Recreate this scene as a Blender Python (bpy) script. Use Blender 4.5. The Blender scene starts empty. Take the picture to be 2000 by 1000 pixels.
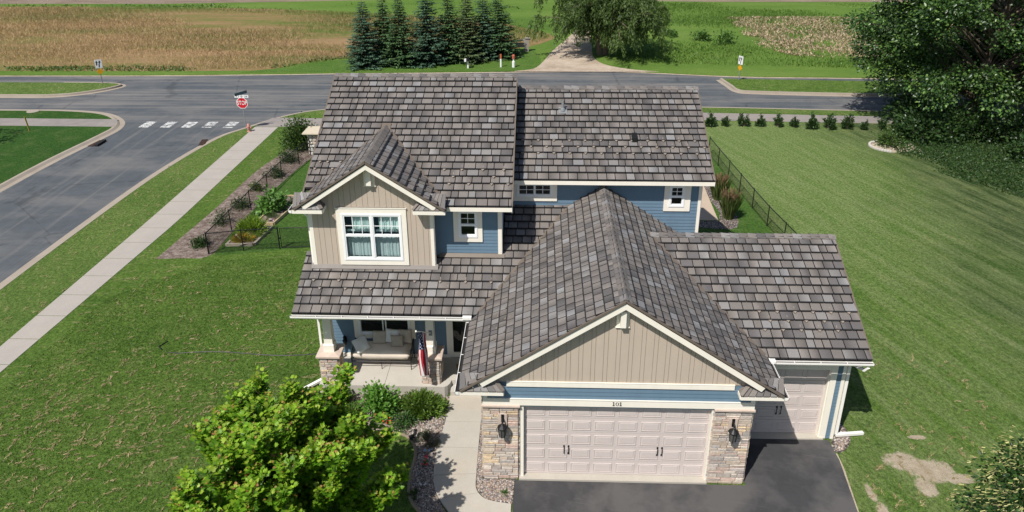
import bpy, bmesh, math, random
import numpy as np
from mathutils import Vector, Matrix

scene = bpy.context.scene
COL = scene.collection
R = math.radians

# ------------------------------------------------------------------ camera
cam = bpy.data.cameras.new('camera')
cam.sensor_fit = 'HORIZONTAL'; cam.sensor_width = 36.0
cam.lens = 36.0 * 1465.83 / 2000.0
cam.shift_x = 0.0; cam.shift_y = -(500 - 376.94) / 2000.0
cam.clip_start = 0.1; cam.clip_end = 3000
camo = bpy.data.objects.new('camera', cam); COL.objects.link(camo)
_y, _t, _r = R(2.137), R(23.086), R(-0.316)
_f = Vector((-math.sin(_y)*math.cos(_t), math.cos(_y)*math.cos(_t), -math.sin(_t)))
_ri = Vector((math.cos(_y), math.sin(_y), 0)); _up = _ri.cross(_f)
_X = _ri*math.cos(_r) + _up*math.sin(_r); _U = _up*math.cos(_r) - _ri*math.sin(_r)
camo.matrix_world = Matrix(((_X.x,_U.x,-_f.x,-2.142),(_X.y,_U.y,-_f.y,-15.807),(_X.z,_U.z,-_f.z,15.213),(0,0,0,1)))
scene.camera = camo

# ------------------------------------------------------------------ world, sun, exposure
world = bpy.data.worlds.new('World'); scene.world = world; world.use_nodes = True
wn = world.node_tree.nodes; wn.clear()
sky = wn.new('ShaderNodeTexSky'); sky.sky_type = 'NISHITA'; sky.sun_disc = False
sky.sun_elevation = R(53.6); sky.sun_rotation = R(213.9)
bg = wn.new('ShaderNodeBackground'); bg.inputs['Strength'].default_value = 0.085
wo = wn.new('ShaderNodeOutputWorld')
world.node_tree.links.new(sky.outputs[0], bg.inputs[0]); world.node_tree.links.new(bg.outputs[0], wo.inputs[0])
sl = bpy.data.lights.new('sun', 'SUN'); sl.energy = 4.9; sl.angle = R(0.5); sl.color = (1.0, 0.955, 0.885)
so = bpy.data.objects.new('sun', sl); COL.objects.link(so)
so.rotation_euler = Vector((-0.331, -0.493, 0.805)).to_track_quat('Z', 'Y').to_euler()
so.location = (-10, -20, 30)
scene.view_settings.view_transform = 'Standard'; scene.view_settings.look = 'None'
scene.view_settings.exposure = 0.10; scene.view_settings.gamma = 1.0
scene.view_settings.use_curve_mapping = False
scene.cycles.max_bounces = 6; scene.cycles.transparent_max_bounces = 8
scene.cycles.use_denoising = True

# ------------------------------------------------------------------ materials
def s2l(c):
    return tuple((v/255/12.92 if v/255 <= .04045 else ((v/255+.055)/1.055)**2.4) for v in c)

class Mat:
    """small node-graph writer"""
    def __init__(s, name, rough=.7, spec=.3):
        s.m = bpy.data.materials.new(name); s.m.use_nodes = True
        s.n = s.m.node_tree.nodes; s.l = s.m.node_tree.links; s.n.clear()
        s.out = s.n.new('ShaderNodeOutputMaterial'); s.b = s.n.new('ShaderNodeBsdfPrincipled')
        s.l.new(s.b.outputs[0], s.out.inputs[0])
        s.b.inputs['Roughness'].default_value = rough
        s.b.inputs['Specular IOR Level'].default_value = spec
        s.co = s.n.new('ShaderNodeTexCoord').outputs['Object']
    def mapping(s, scale=(1,1,1), rot=(0,0,0), loc=(0,0,0)):
        src = s.co
        if any(rot):                            # turn first, stretch afterwards
            t = s.n.new('ShaderNodeMapping'); s.l.new(src, t.inputs[0]); t.inputs['Rotation'].default_value = rot; src = t.outputs[0]
        m = s.n.new('ShaderNodeMapping'); s.l.new(src, m.inputs[0])
        m.inputs['Scale'].default_value = scale
        m.inputs['Location'].default_value = loc
        return m.outputs[0]
    def noise(s, scale, detail=3, rough=.6, vec=None, dist=0):
        n = s.n.new('ShaderNodeTexNoise'); s.l.new(vec or s.co, n.inputs['Vector'])
        n.inputs['Scale'].default_value = scale; n.inputs['Detail'].default_value = detail
        n.inputs['Roughness'].default_value = rough; n.inputs['Distortion'].default_value = dist
        return n.outputs[0]
    def voro(s, scale, vec=None, feat='F1', out='Distance', rnd=1):
        n = s.n.new('ShaderNodeTexVoronoi'); n.feature = feat; s.l.new(vec or s.co, n.inputs['Vector'])
        n.inputs['Scale'].default_value = scale; n.inputs['Randomness'].default_value = rnd
        return n.outputs[out]
    def wave(s, scale, dist=1, vec=None, dscale=1):
        n = s.n.new('ShaderNodeTexWave'); s.l.new(vec or s.co, n.inputs['Vector'])
        n.inputs['Scale'].default_value = scale; n.inputs['Distortion'].default_value = dist
        n.inputs['Detail'].default_value = 3; n.inputs['Detail Scale'].default_value = dscale
        return n.outputs['Fac']
    def ramp(s, fac, *stops):
        n = s.n.new('ShaderNodeValToRGB'); s.l.new(fac, n.inputs[0]); e = n.color_ramp.elements
        while len(e) < len(stops): e.new(.5)
        for i, (p, c) in enumerate(stops):
            e[i].position = p; e[i].color = (c,c,c,1) if not hasattr(c,'__len__') else (*c[:3],1)
        return n.outputs[0]
    def mix(s, fac, a, b, blend='MIX'):
        n = s.n.new('ShaderNodeMix'); n.data_type = 'RGBA'; n.blend_type = blend
        for sock, v in ((n.inputs[0],fac),(n.inputs[6],a),(n.inputs[7],b)):
            if hasattr(v,'links'): s.l.new(v, sock)
            elif hasattr(v,'__len__'): sock.default_value = (*v[:3],1)
            else: sock.default_value = v
        return n.outputs[2]
    def math(s, op, a, b=0.0):
        n = s.n.new('ShaderNodeMath'); n.operation = op
        for sock, v in ((n.inputs[0],a),(n.inputs[1],b)):
            if hasattr(v,'links'): s.l.new(v, sock)
            else: sock.default_value = v
        return n.outputs[0]
    def attr(s, name='col'):
        n = s.n.new('ShaderNodeAttribute'); n.attribute_name = name; return n.outputs['Color']
    def sep(s, vec, i):
        n = s.n.new('ShaderNodeSeparateXYZ'); s.l.new(vec, n.inputs[0]); return n.outputs[i]
    def color(s, c):
        if hasattr(c,'links'): s.l.new(c, s.b.inputs['Base Color'])
        else: s.b.inputs['Base Color'].default_value = (*c[:3],1)
        return s
    def rough(s, c): s.l.new(c, s.b.inputs['Roughness'])
    def bump(s, h, strength=.3, dist=.02):
        n = s.n.new('ShaderNodeBump'); s.l.new(h, n.inputs['Height'])
        n.inputs['Strength'].default_value = strength; n.inputs['Distance'].default_value = dist
        s.l.new(n.outputs[0], s.b.inputs['Normal']); return s

def painted(name, c, rough=.55, var=.10, scale=2.5, bump=.0):
    m = Mat(name, rough)
    a = tuple(v*(1-var) for v in c); b = tuple(min(1,v*(1+var*.6)) for v in c)
    f = m.noise(scale, 5, .65)
    streak = m.noise(6, 3, .6, m.mapping((1,1,.12)))
    m.color(m.mix(m.math('MULTIPLY', f, streak), a, b))
    col = m.mix(m.ramp(m.math('ADD', m.math('MULTIPLY', f, .6), m.math('MULTIPLY', streak, .4)), (.3,0),(.7,1)), a, b)
    m.color(col)
    if bump: m.bump(m.noise(60, 4), bump, .01)
    return m.m

TRIM = painted('cream_trim_paint', (.86,.81,.71), .5, .06)
WHITE = painted('white_vinyl', (.86,.87,.87), .4, .03)
GUTTERM = painted('white_gutter_metal', (.87,.85,.80), .35, .05)
BEIGE = painted('beige_siding_paint', (.50,.42,.34), .6, .06, 1.6, .08)
BLUE = painted('blue_siding_paint', (.132,.208,.282), .5, .10, 1.6, .06)
DOORP = painted('garage_door_paint', (.60,.53,.50), .45, .04, 1.2)
FLASH = painted('brown_flashing_metal', (.155,.125,.10), .45, .12)
GREYMETAL = painted('galvanised_metal', (.22,.23,.24), .4, .15, 20)
BLACK = painted('black_powder_coat', (.012,.012,.013), .45, .2, 6)
DARK = painted('dark_matte', (.02,.02,.02), .9, .3)
ROOMM = painted('dark_room_paint', (.09,.085,.08), .9, .1)

def m_roof():
    m = Mat('slate_look_shingle', .62, .35)
    st = m.noise(30, 4, .7)
    sp = m.noise(120, 2, .6)
    c = m.mix(m.ramp(st,(.25,.72),(.75,1.2)), (0,0,0), m.attr(), 'MIX')
    m.color(m.mix(.35, c, m.mix(m.ramp(m.noise(.7,3),(.35,0),(.7,1)), (.085,.078,.072),(.19,.175,.165)), 'MIX'))
    m.color(m.mix(1.0, m.attr(), m.ramp(m.math('ADD',m.math('MULTIPLY',st,.6),m.math('MULTIPLY',sp,.4)),(.3,.74),(.7,1.2)), 'MULTIPLY'))
    m.bump(st, .35, .01)
    return m.m
ROOF = m_roof()

def m_stone():
    m = Mat('ledgestone', .85, .2)
    f = m.noise(14, 5, .7); g = m.noise(60, 3)
    m.color(m.mix(1.0, m.attr(), m.ramp(f,(.25,.66),(.75,1.25)), 'MULTIPLY'))
    m.bump(m.math('ADD', f, m.math('MULTIPLY', g, .4)), .6, .03)
    return m.m
STONE = m_stone()
CAPM = painted('cast_stone_cap', (.56,.455,.385), .8, .14, 5, .15)

def m_concrete(name, c, scale=1.0, stain=(.45,.34,.22), amt=.35):
    m = Mat(name, .85, .2)
    f = m.noise(1.3*scale, 5, .65); g = m.noise(45, 3, .7); h = m.noise(6*scale, 4, .7)
    base = m.mix(f, tuple(v*.84 for v in c), tuple(v*1.1 for v in c))
    base = m.mix(m.ramp(m.noise(.55*scale,4,.6),(.52,0),(.75,amt)), base, stain)
    base = m.mix(m.ramp(h,(.62,0),(.8,.22)), base, tuple(v*.55 for v in c))
    m.color(m.mix(1.0, base, m.ramp(g,(.3,.88),(.7,1.08)), 'MULTIPLY'))
    m.bump(g, .25, .008)
    return m.m
WALKC = m_concrete('sidewalk_concrete', (.40,.365,.325), 1.0, (.40,.33,.25), .25)
CONC = m_concrete('walk_concrete', (.46,.425,.37), 1.0, (.48,.36,.23), .3)
PORCHC = m_concrete('porch_concrete', (.50,.47,.42), 1.2, (.40,.36,.30), .3)
KERBC = m_concrete('kerb_concrete', (.36,.31,.255), 1.0, (.26,.21,.16), .5)
PATIOC = m_concrete('patio_concrete', (.50,.40,.31), 1.0)

def m_asphalt(name, c, dusty, cracks=True, amt=.6, fs=.16):
    m = Mat(name, .88, .25)
    f = m.noise(fs, 6, .62, m.mapping((1,2.2 if cracks else 1,1))); g = m.noise(90, 3, .7); h = m.noise(1.4, 5, .7)
    base = m.mix(m.ramp(h,(.3,0),(.7,1)), tuple(v*.86 for v in c), tuple(v*1.14 for v in c))
    base = m.mix(m.ramp(f,(.46 if cracks else .44,0),(.66 if cracks else .60,amt*.8)), base, dusty)
    scr = m.noise(2.0, 4, .75, m.mapping((.22,3.2,1), (0,0,R(-74 if cracks else 12))))
    base = m.mix(m.ramp(scr,(.6,0),(.72,amt*.6)), base, dusty)
    if cracks:
        far = m.ramp(m.math('DIVIDE', m.math('SUBTRACT', m.sep(m.co,1), 28.0), 8.0), (.2,0),(.8,1)); near = m.math('SUBTRACT', 1.0, far)
        st_ = m.noise(1.0, 5, .7, m.mapping((.05,1.6,1))); base = m.mix(m.math('MULTIPLY', far, m.ramp(st_,(.46,0),(.62,amt*1.1))), base, dusty)
        st2 = m.noise(1.0, 4, .7, m.mapping((2.2,.07,1),(0,0,0),(5,3,0))); base = m.mix(m.math('MULTIPLY', near, m.ramp(st2,(.52,0),(.70,amt*.7))), base, dusty)
        d = m.voro(.10, m.mapping((1,1.6,1)), 'DISTANCE_TO_EDGE')
        wob = m.math('ADD', d, m.math('MULTIPLY', m.math('SUBTRACT', h, .5), .05))
        base = m.mix(m.ramp(wob,(.0015,.4),(.006,0)), base, tuple(v*.45 for v in c))
    m.color(m.mix(1.0, base, m.ramp(g,(.3,.8),(.7,1.16)), 'MULTIPLY'))
    m.bump(g, .4, .01)
    return m.m
ASPH = m_asphalt('road_asphalt', (.082,.093,.104), (.215,.20,.188), True, .62)
DRIVE = m_asphalt('driveway_asphalt', (.052,.052,.055), (.125,.118,.114), False, .8, .5)
TRAILM = m_asphalt('trail_asphalt', (.25,.225,.21), (.33,.29,.26), False, .5)

def m_lawn(name, dark, light, straw, straw_amt=.3, stripe=None, stripe_amt=.0, big=.22, rot=25, zones=None, stripe_c=None, bare=()):
    m = Mat(name, .9, .12)
    fine = m.noise(9, 5, .8, m.mapping((1,.8,1))); vfine = m.noise(30, 3, .85)
    mid = m.noise(2.2, 5, .7); lg = m.noise(big, 4, .6)
    v = m.math('ADD', m.math('MULTIPLY', fine, .42), m.math('MULTIPLY', mid, .36))
    v = m.math('ADD', v, m.math('MULTIPLY', lg, .30))
    c = m.mix(m.ramp(v,(.40,0),(.68,1)), dark, light)
    for zones in zones or ():                                   # beyond a wavering line the colour blends into the zone's tones
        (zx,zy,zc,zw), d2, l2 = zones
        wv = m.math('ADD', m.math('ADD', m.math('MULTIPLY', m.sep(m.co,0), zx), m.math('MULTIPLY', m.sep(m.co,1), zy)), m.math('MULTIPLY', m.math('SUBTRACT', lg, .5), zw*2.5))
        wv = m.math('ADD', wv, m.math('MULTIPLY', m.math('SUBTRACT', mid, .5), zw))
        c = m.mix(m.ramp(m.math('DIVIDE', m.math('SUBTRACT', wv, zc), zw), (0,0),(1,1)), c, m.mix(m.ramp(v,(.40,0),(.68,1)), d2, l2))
    if stripe is not None:
        w = m.wave(.28, 5.0, m.mapping((1,1,1),(0,0,R(90-stripe))), .35); w2 = m.noise(1.2, 5, .75, m.mapping((.22,2.2,1),(0,0,R(-stripe))))
        sm_ = m.math('ADD', m.math('MULTIPLY', m.ramp(w,(.2,0),(.8,1)), .16), m.ramp(w2,(.42,0),(.62,.7)))
        c = m.mix(m.math('MULTIPLY', sm_, stripe_amt), c, stripe_c or tuple(1.15*q for q in light))
    # dry straw left in thin wisps by the mower
    s1 = m.noise(2.3, 5, .8, m.mapping((.55,1.9,1),(0,0,R(rot))), .6)
    s2 = m.noise(.35, 2, .5)
    sm = m.math('MULTIPLY', m.ramp(s1,(.57,0),(.66,1)), m.ramp(s2,(.36,0.25),(.6,1)))
    c = m.mix(m.math('MULTIPLY', sm, straw_amt), c, straw)
    tint = m.noise(.9, 3, .6, m.mapping((1,1,1),(0,0,0),(31,7,0)))
    c = m.mix(m.ramp(tint,(.5,0),(.78,.35)), c, tuple(a*.72+b*.28 for a,b in zip(light,straw)))
    c = m.mix(1.0, c, m.ramp(m.math('ADD',m.math('MULTIPLY',vfine,.5),m.math('MULTIPLY',fine,.5)),(.38,.40),(.60,1.5)), 'MULTIPLY')
    if bare:                                    # worn patches of dry soil with ragged, half grown-over rims
        d = None; X, Y = m.sep(m.co,0), m.sep(m.co,1)
        for bx,by,rx,ry in bare:
            q = m.math('ADD', m.math('POWER', m.math('ABSOLUTE', m.math('DIVIDE', m.math('SUBTRACT', X, bx), rx)), 2), m.math('POWER', m.math('ABSOLUTE', m.math('DIVIDE', m.math('SUBTRACT', Y, by), ry)), 2))
            d = q if d is None else m.math('MINIMUM', d, q)
        rag = m.math('ADD', m.math('MULTIPLY', m.math('SUBTRACT', m.noise(3.2,6,.8), .5), 3.0), m.math('MULTIPLY', m.math('SUBTRACT', fine, .5), 1.8))
        k = m.ramp(m.math('ADD', d, rag), (.50,1),(1.25,0))
        soil = m.mix(m.ramp(m.noise(2.5,6,.75),(.35,0),(.65,1)), (.37,.30,.215), (.52,.44,.335))
        c = m.mix(k, c, m.mix(1.0, soil, m.ramp(vfine,(.3,.8),(.7,1.15)), 'MULTIPLY'))
    m.color(c)
    m.bump(m.math('ADD', fine, m.math('MULTIPLY', vfine, .8)), .8, .06)
    return m.m
STRAW = (.36,.29,.16)
LAWN = m_lawn('front_lawn_grass', (.040,.092,.011), (.120,.194,.036), STRAW, .75, None, 0, .25, -15)
BARE = ((8.15,.95,.55,.40),(8.75,.62,.70,.50),(9.35,.35,.50,.22),(8.35,.02,.28,.42),(9.0,1.95,.30,.10),(6.78,-.25,.12,.34),(6.85,-.85,.16,.30))
LAWNB = m_lawn('back_lawn_grass', (.040,.094,.012), (.120,.194,.038), STRAW, .35, -70, .62, .15, 70, (((-.25,1.0,7.0,7.0),(.080,.140,.028),(.158,.230,.068)),((1.0,-.06,12.3,6.0),(.020,.044,.011),(.046,.078,.023))), (.215,.255,.110), BARE)  # last zone: shade on the right lawn put into the grass colour
LAWNI = m_lawn('fenced_lawn_grass', (.035,.085,.014), (.075,.150,.028), STRAW, .15)  # darker green turf of the fenced yards
LAWNV = m_lawn('verge_grass', (.052,.110,.016), (.135,.195,.048), STRAW, .7, None, 0, .3, 70)
LAWNW = m_lawn('dark_lawn_grass', (.020,.062,.010), (.045,.110,.018), STRAW, .15)

def m_field(name, cols, scale=.1, stretch=(1,3,1)):
    m = Mat(name, .95, .08)
    a = m.noise(scale, 7, .68, m.mapping(stretch)); b = m.noise(1.6, 5, .7, m.mapping((1,2,1))); f = m.noise(14, 4, .8)
    v = m.math('ADD', m.math('MULTIPLY', a, .7), m.math('MULTIPLY', b, .3))
    n = len(cols)
    c = m.ramp(v, *[(.36 + .28*i/(n-1), cols[i]) for i in range(n)])
    m.color(m.mix(1.0, c, m.ramp(f,(.34,.68),(.66,1.25)), 'MULTIPLY'))
    m.bump(m.math('ADD', f, b), .5, .2)
    return m.m
MEADOW = m_field('dry_meadow', [(.085,.15,.030),(.145,.175,.046),(.245,.18,.080),(.32,.212,.112),(.36,.235,.13)], .09, (.40,2.6,1))
GREENF = m_field('green_field', [(.070,.135,.024),(.115,.20,.036),(.160,.235,.055)], .08, (.5,1.6,1))
SOIL = m_field('bare_field_soil', [(.17,.13,.10),(.26,.20,.155),(.30,.24,.19)], .2)
MULCHM = m_field('wood_mulch', [(.11,.08,.065),(.22,.17,.145),(.38,.32,.28)], 4.0, (1,1,1))
DIRT = m_field('dry_dirt', [(.40,.325,.24),(.50,.42,.32),(.57,.49,.385)], .7, (1,1,1))

def m_gravel(name, cols, scale=22):
    m = Mat(name, .8, .25)
    c = m.voro(scale, None, 'F1', 'Color'); d = m.voro(scale, None, 'F1', 'Distance')
    x = m.sep(c, 0)
    col = m.ramp(x, *[(i/len(cols), k) for i, k in enumerate(cols)])
    m.color(m.mix(m.ramp(d,(.35,0),(.62,.85)), col, (.03,.025,.022)))
    m.bump(m.math('SUBTRACT', 1.0, d), .9, .05)
    return m.m
RIVERROCK = m_gravel('river_rock', [(.17,.13,.12),(.30,.20,.16),(.42,.36,.31),(.13,.12,.125),(.36,.25,.20),(.58,.53,.48),(.22,.20,.20)], 17)
DRIVEGRAV = m_field('gravel_track', [(.36,.28,.21),(.50,.41,.32),(.58,.49,.40)], .5, (1,1,1))

def m_leaf(name, trans=.3, gloss=.25, var=.25, rough=.45):
    m = Mat(name, rough, gloss)
    c = m.mix(1.0, m.attr(), m.ramp(m.noise(3.0,3,.6),(.3,1-var),(.7,1+var)), 'MULTIPLY')
    m.color(c)
    t = m.n.new('ShaderNodeBsdfTranslucent'); m.l.new(m.mix(1.0, c, (1.3,1.35,.7), 'MULTIPLY'), t.inputs[0])
    x = m.n.new('ShaderNodeMixShader'); x.inputs[0].default_value = trans
    m.l.new(m.b.outputs[0], x.inputs[1]); m.l.new(t.outputs[0], x.inputs[2]); m.l.new(x.outputs[0], m.out.inputs[0])
    return m.m
LEAF = m_leaf('broad_leaf', .32, .3)
WAXLEAF = m_leaf('glossy_leaf', .22, .55, .25, .38)
NEEDLE = m_leaf('needles', .12, .2, .3, .6)
DRYLEAF = m_leaf('dry_stalk', .15, .1, .3, .8)
def m_bark(name, c):
    m = Mat(name, .9, .15); f = m.noise(9, 5, .7, m.mapping((1,1,.25)))
    m.color(m.mix(f, tuple(v*.5 for v in c), tuple(v*1.4 for v in c))); m.bump(f, .8, .05); return m.m
BARK = m_bark('bark', (.16,.125,.095))

def m_glass():
    m = Mat('window_glass', .05)
    tr = m.n.new('ShaderNodeBsdfTransparent'); tr.inputs[0].default_value = (.82,.88,.87,1)
    gl = m.n.new('ShaderNodeBsdfGlossy'); gl.inputs['Roughness'].default_value = .02
    lw = m.n.new('ShaderNodeLayerWeight'); lw.inputs['Blend'].default_value = .5
    fr = m.math('MULTIPLY', m.math('POWER', lw.outputs['Facing'], 4.0), .9)
    x = m.n.new('ShaderNodeMixShader')
    m.l.new(m.math('ADD', fr, .03), x.inputs[0]); m.l.new(tr.outputs[0], x.inputs[1]); m.l.new(gl.outputs[0], x.inputs[2])
    m.l.new(x.outputs[0], m.out.inputs[0]); return m.m
GLASS = m_glass()
def m_vc(name, rough=.7, var=.15, scale=8):
    m = Mat(name, rough, .3); m.color(m.mix(1.0, m.attr(), m.ramp(m.noise(scale,4,.7),(.3,1-var),(.7,1+var)), 'MULTIPLY')); return m.m
VCOL = m_vc('coloured_paint', .5, .08)
CLOTHV = m_vc('printed_cloth', .85, .08, 14)

# ------------------------------------------------------------------ mesh helpers
class MB:
    def __init__(s): s.v = []; s.f = []; s.c = []
    def add(s, vs, fs, col=None):
        o = len(s.v); s.v += [tuple(p) for p in vs]; s.f += [tuple(i+o for i in f) for f in fs]; s.c += [col]*len(vs)
    def box(s, x0, x1, y0, y1, z0, z1, col=None):
        s.add([(x0,y0,z0),(x1,y0,z0),(x1,y1,z0),(x0,y1,z0),(x0,y0,z1),(x1,y0,z1),(x1,y1,z1),(x0,y1,z1)],
              [(0,3,2,1),(4,5,6,7),(0,1,5,4),(1,2,6,5),(2,3,7,6),(3,0,4,7)], col)
    def quad(s, a, b, c, d, col=None): s.add([a,b,c,d], [(0,1,2,3)], col)
    def prism(s, poly, d, col=None):
        """closed polygon (3d points) pushed along vector d"""
        n = len(poly); d = Vector(d); p = [Vector(q) for q in poly]
        s.add(p + [q+d for q in p], [tuple(range(n)), tuple(range(2*n-1,n-1,-1))] + [(i,i+n,(i+1)%n+n,(i+1)%n) for i in range(n)], col)
    def beam(s, a, b, w, h, col=None, up=(0,0,1)):
        """bar of width w (sideways) and height h centred on the line a-b"""
        a = Vector(a); b = Vector(b); t = (b-a).normalized(); u = Vector(up); u = (u - t*u.dot(t))
        if u.length < 1e-4: u = Vector((0,1,0))
        u.normalize(); r = t.cross(u)
        q = [r*w/2+u*h/2, -r*w/2+u*h/2, -r*w/2-u*h/2, r*w/2-u*h/2]
        s.add([a+k for k in q] + [b+k for k in q], [(0,1,2,3),(7,6,5,4),(0,4,5,1),(1,5,6,2),(2,6,7,3),(3,7,4,0)], col)
    def tube(s, pts, rad, n=8, col=None, cap=True):
        pts = [Vector(p) for p in pts]; k = len(pts)
        rs = rad if hasattr(rad,'__len__') else [rad]*k
        vs = []
        for i, p in enumerate(pts):
            t = (pts[min(i+1,k-1)] - pts[max(i-1,0)]).normalized()
            a = t.orthogonal().normalized() if i == 0 else (a - t*a.dot(t)).normalized()
            b = t.cross(a)
            vs += [p + (a*math.cos(2*math.pi*j/n) + b*math.sin(2*math.pi*j/n))*rs[i] for j in range(n)]
        fs = [(i*n+j, i*n+(j+1)%n, (i+1)*n+(j+1)%n, (i+1)*n+j) for i in range(k-1) for j in range(n)]
        if cap: fs += [tuple(range(n-1,-1,-1)), tuple(range((k-1)*n, k*n))]
        s.add(vs, fs, col)
    def lathe(s, prof, c=(0,0,0), n=16, col=None):
        vs = [(c[0]+r*math.cos(2*math.pi*j/n), c[1]+r*math.sin(2*math.pi*j/n), c[2]+z) for r, z in prof for j in range(n)]
        k = len(prof)
        fs = [(i*n+j, i*n+(j+1)%n, (i+1)*n+(j+1)%n, (i+1)*n+j) for i in range(k-1) for j in range(n)]
        fs += [tuple(range(n-1,-1,-1)), tuple(range((k-1)*n, k*n))]
        s.add(vs, fs, col)
    def build(s, name, mat, parent=None, smooth=False, bevel=0):
        me = bpy.data.meshes.new(name)
        o0 = Vector((0,0,0))
        if parent is not None: o0 = world_loc(parent)
        me.from_pydata([(p[0]-o0.x, p[1]-o0.y, p[2]-o0.z) for p in s.v], [], s.f)
        if any(c is not None for c in s.c):
            a = me.color_attributes.new('col', 'FLOAT_COLOR', 'POINT')
            a.data.foreach_set('color', np.array([(*(c or (.5,.5,.5)),1) for c in s.c], dtype=np.float32).ravel())
        if smooth: me.polygons.foreach_set('use_smooth', [True]*len(me.polygons))
        me.update()
        ob = link(name, me, mat, parent)
        if bevel:
            b = ob.modifiers.new('bevel','BEVEL'); b.width = bevel; b.segments = 2; b.limit_method = 'ANGLE'
        return ob

def world_loc(o):
    v = Vector((0,0,0))
    while o is not None: v += o.location; o = o.parent
    return v
def link(name, me, mat, parent=None):
    o = bpy.data.objects.new(name, me); COL.objects.link(o)
    if mat is not None and not me.materials: me.materials.append(mat)
    if parent is not None: o.parent = parent
    return o
def tag(o, label=None, cat=None, group=None, kind=None):
    if label: o['label'] = label
    if cat: o['category'] = cat
    if group: o['group'] = group
    if kind: o['kind'] = kind
    return o
def thing(name, loc, label, cat, group=None):
    o = bpy.data.objects.new(name, None); COL.objects.link(o); o.location = loc; o.empty_display_size = .2
    return tag(o, label, cat, group)
def dup(o, loc, rot=0, scale=1, label=None):
    def rec(s, par):
        c = s.copy(); COL.objects.link(c)
        if par is not None: c.parent = par
        for ch in [k for k in bpy.data.objects if k.parent == s]: rec(ch, c)
        return c
    c = rec(o, None); c.location = loc; c.rotation_euler = (0,0,rot); c.scale = (scale,)*3 if not hasattr(scale,'__len__') else scale
    if label: c['label'] = label
    return c
def struct(name, mb, mat, **k):
    return tag(mb.build(name, mat, **k), kind='structure')
def slab(name, poly, z, thick, mat, kind='structure', parent=None):
    m = MB(); m.prism([(x,y,z-thick) for x,y in poly], (0,0,thick))
    bm = bmesh.new(); o = m.build(name, mat, parent)
    bm.from_mesh(o.data); bmesh.ops.recalc_face_normals(bm, faces=bm.faces[:])
    bmesh.ops.triangulate(bm, faces=[f for f in bm.faces if len(f.verts) > 4]); bm.to_mesh(o.data); bm.free()
    return tag(o, kind=kind)
def smoothline(pts, n=4):
    """Catmull-Rom through plan points"""
    P = [Vector((*p[:2],0)) for p in pts]; P = [P[0]*2-P[1]] + P + [P[-1]*2-P[-2]]; out = []
    for i in range(1, len(P)-2):
        for k in range(n):
            t = k/n; a,b,c,d = P[i-1],P[i],P[i+1],P[i+2]
            q = .5*((2*b)+(c-a)*t+(2*a-5*b+4*c-d)*t*t+(3*b-a-3*c+d)*t**3); out.append((q.x,q.y))
    out.append((P[-2].x,P[-2].y)); return out
def offset_line(pts, d):
    out = []
    for i, p in enumerate(pts):
        a = Vector(pts[max(i-1,0)]); b = Vector(pts[min(i+1,len(pts)-1)]); t = (b-a).normalized()
        out.append((p[0]-t.y*d, p[1]+t.x*d))
    return out
def ribbon(mb, line, prof, col=None):
    """sweep a profile [(offset to the left, z)] along a plan line"""
    rows = [[(x,y,z) for x,y in offset_line(line, d)] for d, z in prof]
    n = len(line)
    vs = [p for r in rows for p in r]
    fs = [(k*n+i, k*n+i+1, (k+1)*n+i+1, (k+1)*n+i) for k in range(len(rows)-1) for i in range(n-1)]
    mb.add(vs, fs, col)

def cards(name, P, Rm, S, tv, tf, cols, mat, parent=None):
    """one mesh of many copies of a small leaf shape, placed by arrays"""
    P = np.asarray(P, np.float32); N = len(P); tv = np.asarray(tv, np.float32); k = len(tv)
    if parent is not None: P = P - np.array(world_loc(parent), np.float32)
    V = np.einsum('nij,kj->nki', Rm, tv) * np.asarray(S, np.float32)[:,None,None] + P[:,None,:]
    loops = np.concatenate([np.array(f) for f in tf]); cnt = np.array([len(f) for f in tf])
    me = bpy.data.meshes.new(name); me.vertices.add(N*k); me.vertices.foreach_set('co', V.ravel().astype(np.float32))
    L = (loops[None,:] + (np.arange(N)*k)[:,None]).ravel(); me.loops.add(len(L)); me.loops.foreach_set('vertex_index', L.astype(np.int32))
    tot = np.tile(cnt, N); st = np.concatenate([[0], np.cumsum(tot)[:-1]])
    me.polygons.add(len(tot)); me.polygons.foreach_set('loop_start', st.astype(np.int32)); me.polygons.foreach_set('loop_total', tot.astype(np.int32))
    me.update(calc_edges=True); me.validate()
    a = me.color_attributes.new('col','FLOAT_COLOR','POINT')
    C = np.ones((N,k,4), np.float32); C[:,:,:3] = np.asarray(cols, np.float32)[:,None,:]; a.data.foreach_set('color', C.ravel())
    return link(name, me, mat, parent)
def frames(D, N0):
    """rotation matrices: y along D, z near N0"""
    D = D/np.linalg.norm(D,axis=1,keepdims=True); X = np.cross(D, N0); X /= np.linalg.norm(X,axis=1,keepdims=True)+1e-9
    Z = np.cross(X, D); return np.stack([X, D, Z], axis=2)
def unit(a): return a/(np.linalg.norm(a,axis=-1,keepdims=True)+1e-9)
OVAL = ([(0,0,0),(.32,.35,.06),(.22,.75,.03),(0,1,-.06),(-.22,.75,.03),(-.32,.35,.06)], [(0,1,2,3),(0,3,4,5)])
MAPLE = ([(0,0,0),(.30,.02,.04),(.55,.38,.09),(.34,.44,.05),(.36,.78,.05),(.13,.70,.0),(0,1.05,-.05),(-.13,.70,0),(-.36,.78,.05),(-.34,.44,.05),(-.55,.38,.09),(-.30,.02,.04)],
         [(0,1,2,3,4,5,6),(0,6,7,8,9,10,11)])
BLADE = ([(-.035,0,0),(.035,0,0),(.02,.6,.03),(0,1,.14),(-.02,.6,.03)], [(0,1,2,3,4)])
SPRAY = ([(0,0,0),(.16,.25,.02),(.10,.45,-.03),(.20,.62,0),(.06,.75,0),(0,1,-.1),(-.06,.75,0),(-.20,.62,0),(-.10,.45,-.03),(-.16,.25,.02)],
         [(0,1,2,3,4,5),(0,5,6,7,8,9)])
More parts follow.
